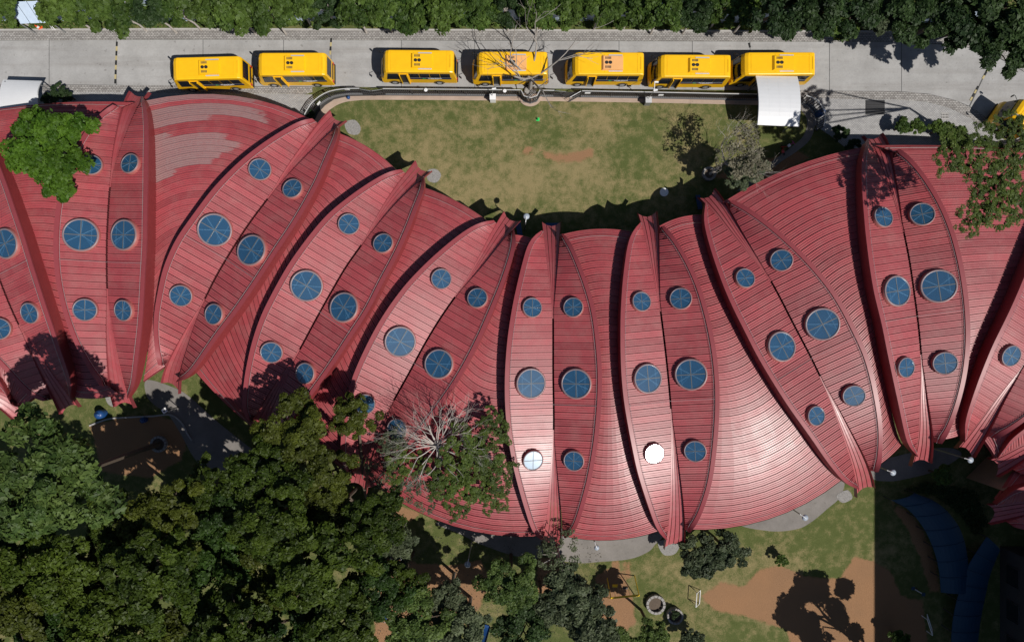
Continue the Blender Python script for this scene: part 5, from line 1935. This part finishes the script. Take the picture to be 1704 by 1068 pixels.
def bench(u, v, rz, label, m='blue'):
    p = W(u, v)
    root = empty('bench', p, label=label, cat='bench', group='blue benches along the eaves')
    c, s = math.cos(rz), math.sin(rz)

    def L(x, y, z):
        return (p.x + x * c - y * s, p.y + x * s + y * c, z)
    for y in (-0.14, 0.0, 0.14):
        MB().box(L(0, y, 0.44), (1.3, 0.11, 0.04), rz).build('seat_slat', m, root)
    for z in (0.62, 0.78):
        MB().box(L(0, 0.24, z), (1.3, 0.04, 0.12), rz).build('back_slat', m, root)
    for x in (-0.55, 0.55):
        MB().box(L(x, 0.02, 0.21), (0.05, 0.4, 0.42), rz).build('leg', 'dark_metal', root)
        MB().box(L(x, 0.22, 0.55), (0.05, 0.05, 0.6), rz).build('back_post', 'dark_metal', root)


bench(864, 381, R_(100), 'blue bench beside the dish lamp under the upper spouts')
bench(919, 376, R_(180), 'blue bench under the middle upper roof spout')
bench(1161, 338, R_(100), 'blue bench at the foot of the right upper roof spout')

# the swing with yellow bar
pa, pb = W(1016.5, 994.5, 2.2), W(1063.5, 990, 2.2)
root = empty('swing_frame', W(1040, 985), label='yellow swing frame on bare soil beside the stone rings', cat='swing')
MB().tube([pa, pb], 0.085, 8).build('top_bar', 'yellow_play', root)
for q in (pa, pb):
    for s in (-0.9, 0.9):
        MB().tube([q, (q.x, q.y + s, 0)], 0.045, 6).build('leg', 'yellow_play', root)
for t, lift in ((0.25, 0.45), (0.62, 0.0)):
    c = pa.lerp(pb, t)
    seat = Vector((c.x, c.y + (0.35 if lift else 0.1), 0.55))
    st = MB().box(seat, (0.46, 0.26, 0.06)).box(seat + Vector((0, 0.12, 0.13)), (0.46, 0.04, 0.24)).build('seat', 'yellow_play' if lift else 'dark_metal', root)
    for s in (-0.2, 0.2):
        MB().tube([(c.x + s, c.y, 2.2), (seat.x + s, seat.y, 0.58)], 0.012, 4).build('chain', 'grey_metal', root)


def goal(u, v, w, l, rz, label):
    p = W(u, v)
    root = empty('play_goal', p, rz, label=label, cat='goal', group='small goal frames')
    r = 0.035
    h = 0.85
    for (a, b, nm) in (((-w / 2, -l / 2, h), (-w / 2, l / 2, h), 'crossbar'), ((w / 2, -l / 2, 0.05), (w / 2, l / 2, 0.05), 'ground_bar'),
                       ((-w / 2, -l / 2, 0), (-w / 2, -l / 2, h), 'post'), ((-w / 2, l / 2, 0), (-w / 2, l / 2, h), 'post'),
                       ((-w / 2, -l / 2, h), (w / 2, -l / 2, 0.05), 'stay'), ((-w / 2, l / 2, h), (w / 2, l / 2, 0.05), 'stay')):
        MB().tube([a, b], r, 6).build(nm, 'white', root, world_space=False)


goal(1159.5, 992, 0.55, 1.25, R_(-4), 'white goal frame on the lawn edge beside bare soil')
goal(1542, 1035, 0.5, 1.5, R_(18), 'white goal frame in the big shadow')

# climbing ladder
root = empty('climbing_ladder', W(654, 945), label='pale metal climbing ladder half hidden by trees', cat='ladder')
z = 1.9
q = [W(644, 962, z), W(664, 958, z), W(668, 924, z), W(650, 926, z)]
MB().tube([q[0], q[3]], 0.05, 6).build('side_rail', 'pale_metal', root)
MB().tube([q[1], q[2]], 0.05, 6).build('side_rail', 'pale_metal', root)
for k in range(6):
    t = (k + 0.3) / 6
    MB().tube([q[0].lerp(q[3], t), q[1].lerp(q[2], t)], 0.03, 5).build('rung', 'pale_metal', root)
for c in q:
    MB().tube([(c.x, c.y, 0), c], 0.045, 6).build('leg', 'pale_metal', root)

# seesaw in the big shadow
root = empty('seesaw', W(1534, 985), label='pale seesaw beam in the big shadow', cat='seesaw')
a, b = W(1519, 978, 0.75), W(1536, 988, 0.45)
MB().tube([a, b], 0.05, 6).build('beam', 'pale_metal', root)
c = a.lerp(b, 0.5)
MB().tube([(c.x - 0.25, c.y, 0), (c.x, c.y, 0.6), (c.x + 0.25, c.y, 0)], 0.05, 6).build('stand', 'dark_metal', root)
for e in (a, b):
    MB().box((e.x, e.y, e.z + 0.06), (0.3, 0.3, 0.05)).build('seat', 'blue_dark', root)


# blue play things under the trees
def slide(u, v, z, rz, label, l=1.5):
    p = W(u, v, z)
    root = empty('play_slide', (p.x, p.y, 0), rz, label=label, cat='slide', group='blue play slides')
    a, b, e0, e1, e2, e3 = [], [], [], [], [], []
    for k in range(9):
        t = k / 8
        x = -l / 2 + l * t
        zz = 0.12 + z * (1 - t) ** 1.4
        a.append((x, -0.24, zz)); b.append((x, 0.24, zz))
        e0.append((x, -0.27, zz + 0.16)); e1.append((x, 0.27, zz + 0.16))
    MB().strip(a, b).strip(e0, a).strip(b, e1).build('chute', 'blue', root, world_space=False)
    MB().box((-l / 2 - 0.25, 0, z + 0.08), (0.5, 0.56, 0.06)).build('platform', 'blue', root, world_space=False)
    for y in (-0.25, 0.25):
        MB().tube([(-l / 2 - 0.45, y, 0), (-l / 2 - 0.45, y, z + 0.7)], 0.03, 6).build('ladder_rail', 'pale_metal', root, world_space=False)
    for k in range(4):
        MB().tube([(-l / 2 - 0.45, -0.25, 0.3 + 0.3 * k), (-l / 2 - 0.45, 0.25, 0.3 + 0.3 * k)], 0.02, 5).build('rung', 'pale_metal', root, world_space=False)


slide(806, 1064, 1.4, R_(70), 'blue play slide at the bottom edge under grey green trees')
slide(622, 1021, 1.5, R_(170), 'blue play slide in the shade beside the dark wood')


def tank(u, v, z, label, r=0.42, h=0.9):
    p = W(u, v, z)
    root = empty('water_tank', (p.x, p.y, 0), label=label, cat='water tank')
    MB().lathe([(r * .98, 0.0), (r, 0.2), (r * .97, 0.25), (r, 0.5), (r * .97, 0.55), (r * .98, h * .85), (r * .4, h), (0.01, h)], 18, (p.x, p.y, 0)).build('body', 'blue', root, True)
    MB().lathe([(r * .42, h - .02), (r * .42, h + .06), (0.01, h + .07)], 14, (p.x, p.y, 0)).build('lid', 'blue', root, True)


tank(162, 690, 0.9, 'small blue water tank in the shade below the left spouts')
tank(234, 700, 0.8, 'blue tub on the kerb of the shaded play yard', 0.26, 0.6)
tank(1370, 185, 1.0, 'blue drum beside the right end of the railing', 0.34, 0.9)
p = W(274, 683, 2.4)
root = empty('square_lamp', (p.x, p.y, 0), label='square pale lamp head beside the play yard path', cat='lamp post')
MB().tube([(p.x, p.y, 0), (p.x, p.y, 2.4)], 0.05, 8).build('pole', 'dark_metal', root)
MB().box((p.x, p.y, 2.42), (0.42, 0.42, 0.08), 0.6).build('head', 'white', root)
MB().box((p.x, p.y, 2.47), (0.16, 0.16, 0.04), 0.6).build('cap', 'dark_metal', root)
# children's trikes parked by the walkway
for k, (u, v, mm, lb) in enumerate(((1312, 243, 'pink', 'purple and pink tricycle parked beside the shaded walkway'), (1300, 252, 'lamp_red', 'red tricycle parked beside the shaded walkway'))):
    p = W(u, v)
    root = empty('tricycle', p, 0.6 + k, label=lb, cat='tricycle', group='tricycles beside the walkway')
    for (x, y, r) in ((0.36, 0, 0.2), (-0.25, -0.2, 0.14), (-0.25, 0.2, 0.14)):
        mt = Matrix.Translation((x, y, r)) @ Matrix.Rotation(math.pi / 2, 4, 'X')
        MB().lathe([(r * .7, -.03), (r, -.03), (r, .03), (r * .7, .03)], 14, mtx=mt).build('wheel', 'black', root, world_space=False)
    MB().tube([(0.36, 0, 0.22), (0.26, 0, 0.55), (0.1, 0, 0.32), (-0.25, 0, 0.2)], 0.035, 6).build('frame', mm, root, world_space=False)
    MB().tube([(0.26, -0.22, 0.58), (0.26, 0.22, 0.58)], 0.03, 6).build('handlebar', mm, root, world_space=False)
    MB().box((-0.12, 0, 0.38), (0.26, 0.24, 0.06)).build('seat', 'white' if k == 0 else mm, root, world_space=False)


# ------------------------------------------------------------------ curved blue canopies at the lower right
def blue_roof(name, left, right, z, rise, label, seams=7):
    L = smooth_curve(left, 28)
    Rr = smooth_curve(right, 28)
    root = empty(name, W(*L[14]), label=label, cat='canopy', group='curved blue canopies')
    n = len(L)
    per = n // seams
    for s in range(seams):
        i0, i1 = s * per, min((s + 1) * per, n - 1)
        if s == seams - 1:
            i1 = n - 1
        rows = []
        for i in range(i0, i1 + 1):
            a, b = W(L[i][0], L[i][1], z), W(Rr[i][0], Rr[i][1], z)
            rows.append([a.lerp(b, t) + Vector((0, 0, rise * 4 * t * (1 - t))) for t in np.linspace(0, 1, 9)])
        m = MB()
        for r0, r1 in zip(rows[:-1], rows[1:]):
            m.strip(r1, r0)
            dn = Vector((0, 0, -0.05))
            m.strip([p + dn for p in r0], [p + dn for p in r1])
        m.build('roof_sheet', 'blue_dark', root)
        rib = rows[0]
        MB().tube([p + Vector((0, 0, 0.03)) for p in rib], 0.035, 5).build('seam_rib', 'blue_dark', root)
        for p in (rows[0][0], rows[0][-1]):
            MB().tube([(p.x, p.y, 0), (p.x, p.y, z)], 0.05, 6).build('post', 'dark_metal', root)


blue_roof('walkway_canopy', [(1484, 832), (1512, 848), (1537, 878), (1554, 914), (1563, 950), (1566, 985)], [(1522, 820), (1562, 838), (1592, 870), (1606, 905), (1612, 945), (1614, 985)], 1.3, 0.35, 'curved blue canopy in the big shadow beside the lawn')
blue_roof('walkway_canopy', [(1642, 893), (1612, 940), (1596, 985), (1586, 1030), (1582, 1080)], [(1664, 915), (1648, 955), (1640, 990), (1632, 1030), (1626, 1080)], 1.4, 0.2, 'blue canopy strip running down to the bottom edge near the corner')

# the tower block whose shadow falls on the lower right
root = empty('tower_block', (56, -36, 0), label='tall dark building at the lower right corner', cat='building')
X0, Y1, HH = 45.1, -20.8, 19.0
MB().box(((X0 + 75) / 2, (Y1 - 60) / 2, HH / 2), (75 - X0, Y1 + 60, HH)).build('wall', 'tower', root)
MB().box(((X0 + 75) / 2, (Y1 - 60) / 2, HH + 0.1), (75 - X0 + 0.02, Y1 + 60 + 0.02, 0.2)).build('roof', 'tower', root)
for f in range(6):
    z = 1.6 + f * 3.0
    for k in range(6):
        y = Y1 - 2.2 - k * 3.2
        w = MB().box((X0 - 0.02, y, z), (0.10, 1.8, 1.5)).build('window', 'dark_metal', root)
        MB().box((X0 - 0.08, y, z), (0.03, 1.66, 1.36)).build('pane', 'bus_glass', w)
        x = X0 + 2.2 + k * 3.2
        w = MB().box((x, Y1 + 0.02, z), (1.8, 0.10, 1.5)).build('window', 'dark_metal', root)
        MB().box((x, Y1 + 0.08, z), (1.66, 0.03, 1.36)).build('pane', 'bus_glass', w)

# ------------------------------------------------------------------ sheet fence and sheds beyond the roadside trees
root = empty('sheet_fence', W(850, 33), label='pale blue metal sheet fence behind the roadside trees', cat='fence')
for k in range(38):
    u0, u1 = -80 + k * 48, -80 + (k + 1) * 48
    a, b = W(u0, 36 + (u0 > 1000) * 3, 0), W(u1, 36 + (u0 > 1000) * 3, 0)
    m = MB()
    n = 14
    f0, f1 = [], []
    for q in range(n + 1):
        p = a.lerp(b, 0.003 + 0.994 * q / n)
        yo = 0.05 * (q % 2)
        f0.append((p.x, p.y + yo, 0.02))
        f1.append((p.x, p.y + yo, 2.15 + 0.06 * (k % 3)))
    m.strip(f0, f1).strip([(x, y + 0.01, z) for x, y, z in f1], [(x, y + 0.01, z) for x, y, z in f0])
    m.build('sheet_panel', 'sheet_blue', root)
    MB().box((a.x, a.y + 0.14, 1.1), (0.08, 0.08, 2.2)).build('post', 'grey_metal', root)


def shed(quad, z0, z1, label):
    root = empty('lean_to_shed', W(*quad[3]), label=label, cat='shed', group='sheds beyond the fence')
    tl, tr, br, bl = W(*quad[0], z1), W(*quad[1], z1), W(*quad[2], z0), W(*quad[3], z0)
    n = max(2, int((tr - tl).length / 0.8))
    for k in range(n):
        t0, t1 = k / n + 0.004, (k + 1) / n - 0.004
        a, b, c, d = tl.lerp(tr, t0), tl.lerp(tr, t1), bl.lerp(br, t1), bl.lerp(br, t0)
        h = Vector((0, 0, 0.05))
        m1, m2 = a.lerp(b, 0.9) , d.lerp(c, 0.9)
        MB().add([a, m1, m2, d], [(3, 2, 1, 0)]).add([m1 + h, b + h, c + h, m2 + h], [(3, 2, 1, 0)]).add([m1, m1 + h, m2 + h, m2], [(0, 1, 2, 3)]).build('roof_sheet', 'sheet_blue', root)
    for p in (tl, tr, br, bl):
        MB().tube([(p.x, p.y, 0), p], 0.05, 6).build('post', 'grey_metal', root)
    dn = Vector((0, 0, -0.1))
    MB().add([tl + dn, tr + dn, Vector((tr.x, tr.y, 0)), Vector((tl.x, tl.y, 0))], [(0, 1, 2, 3)]).build('wall', 'sheet_blue', root)


shed([(8, 4), (62, 2), (84, 38), (34, 40)], 2.0, 2.5, 'pale blue lean-to roof at the upper left corner')
shed([(196, -14), (236, -14), (232, 22), (200, 22)], 2.2, 2.7, 'pale blue shed roof showing between roadside trees')
shed([(1048, -12), (1128, -12), (1130, 20), (1046, 20)], 2.2, 2.6, 'pale blue shed roof above the middle of the roadside row')
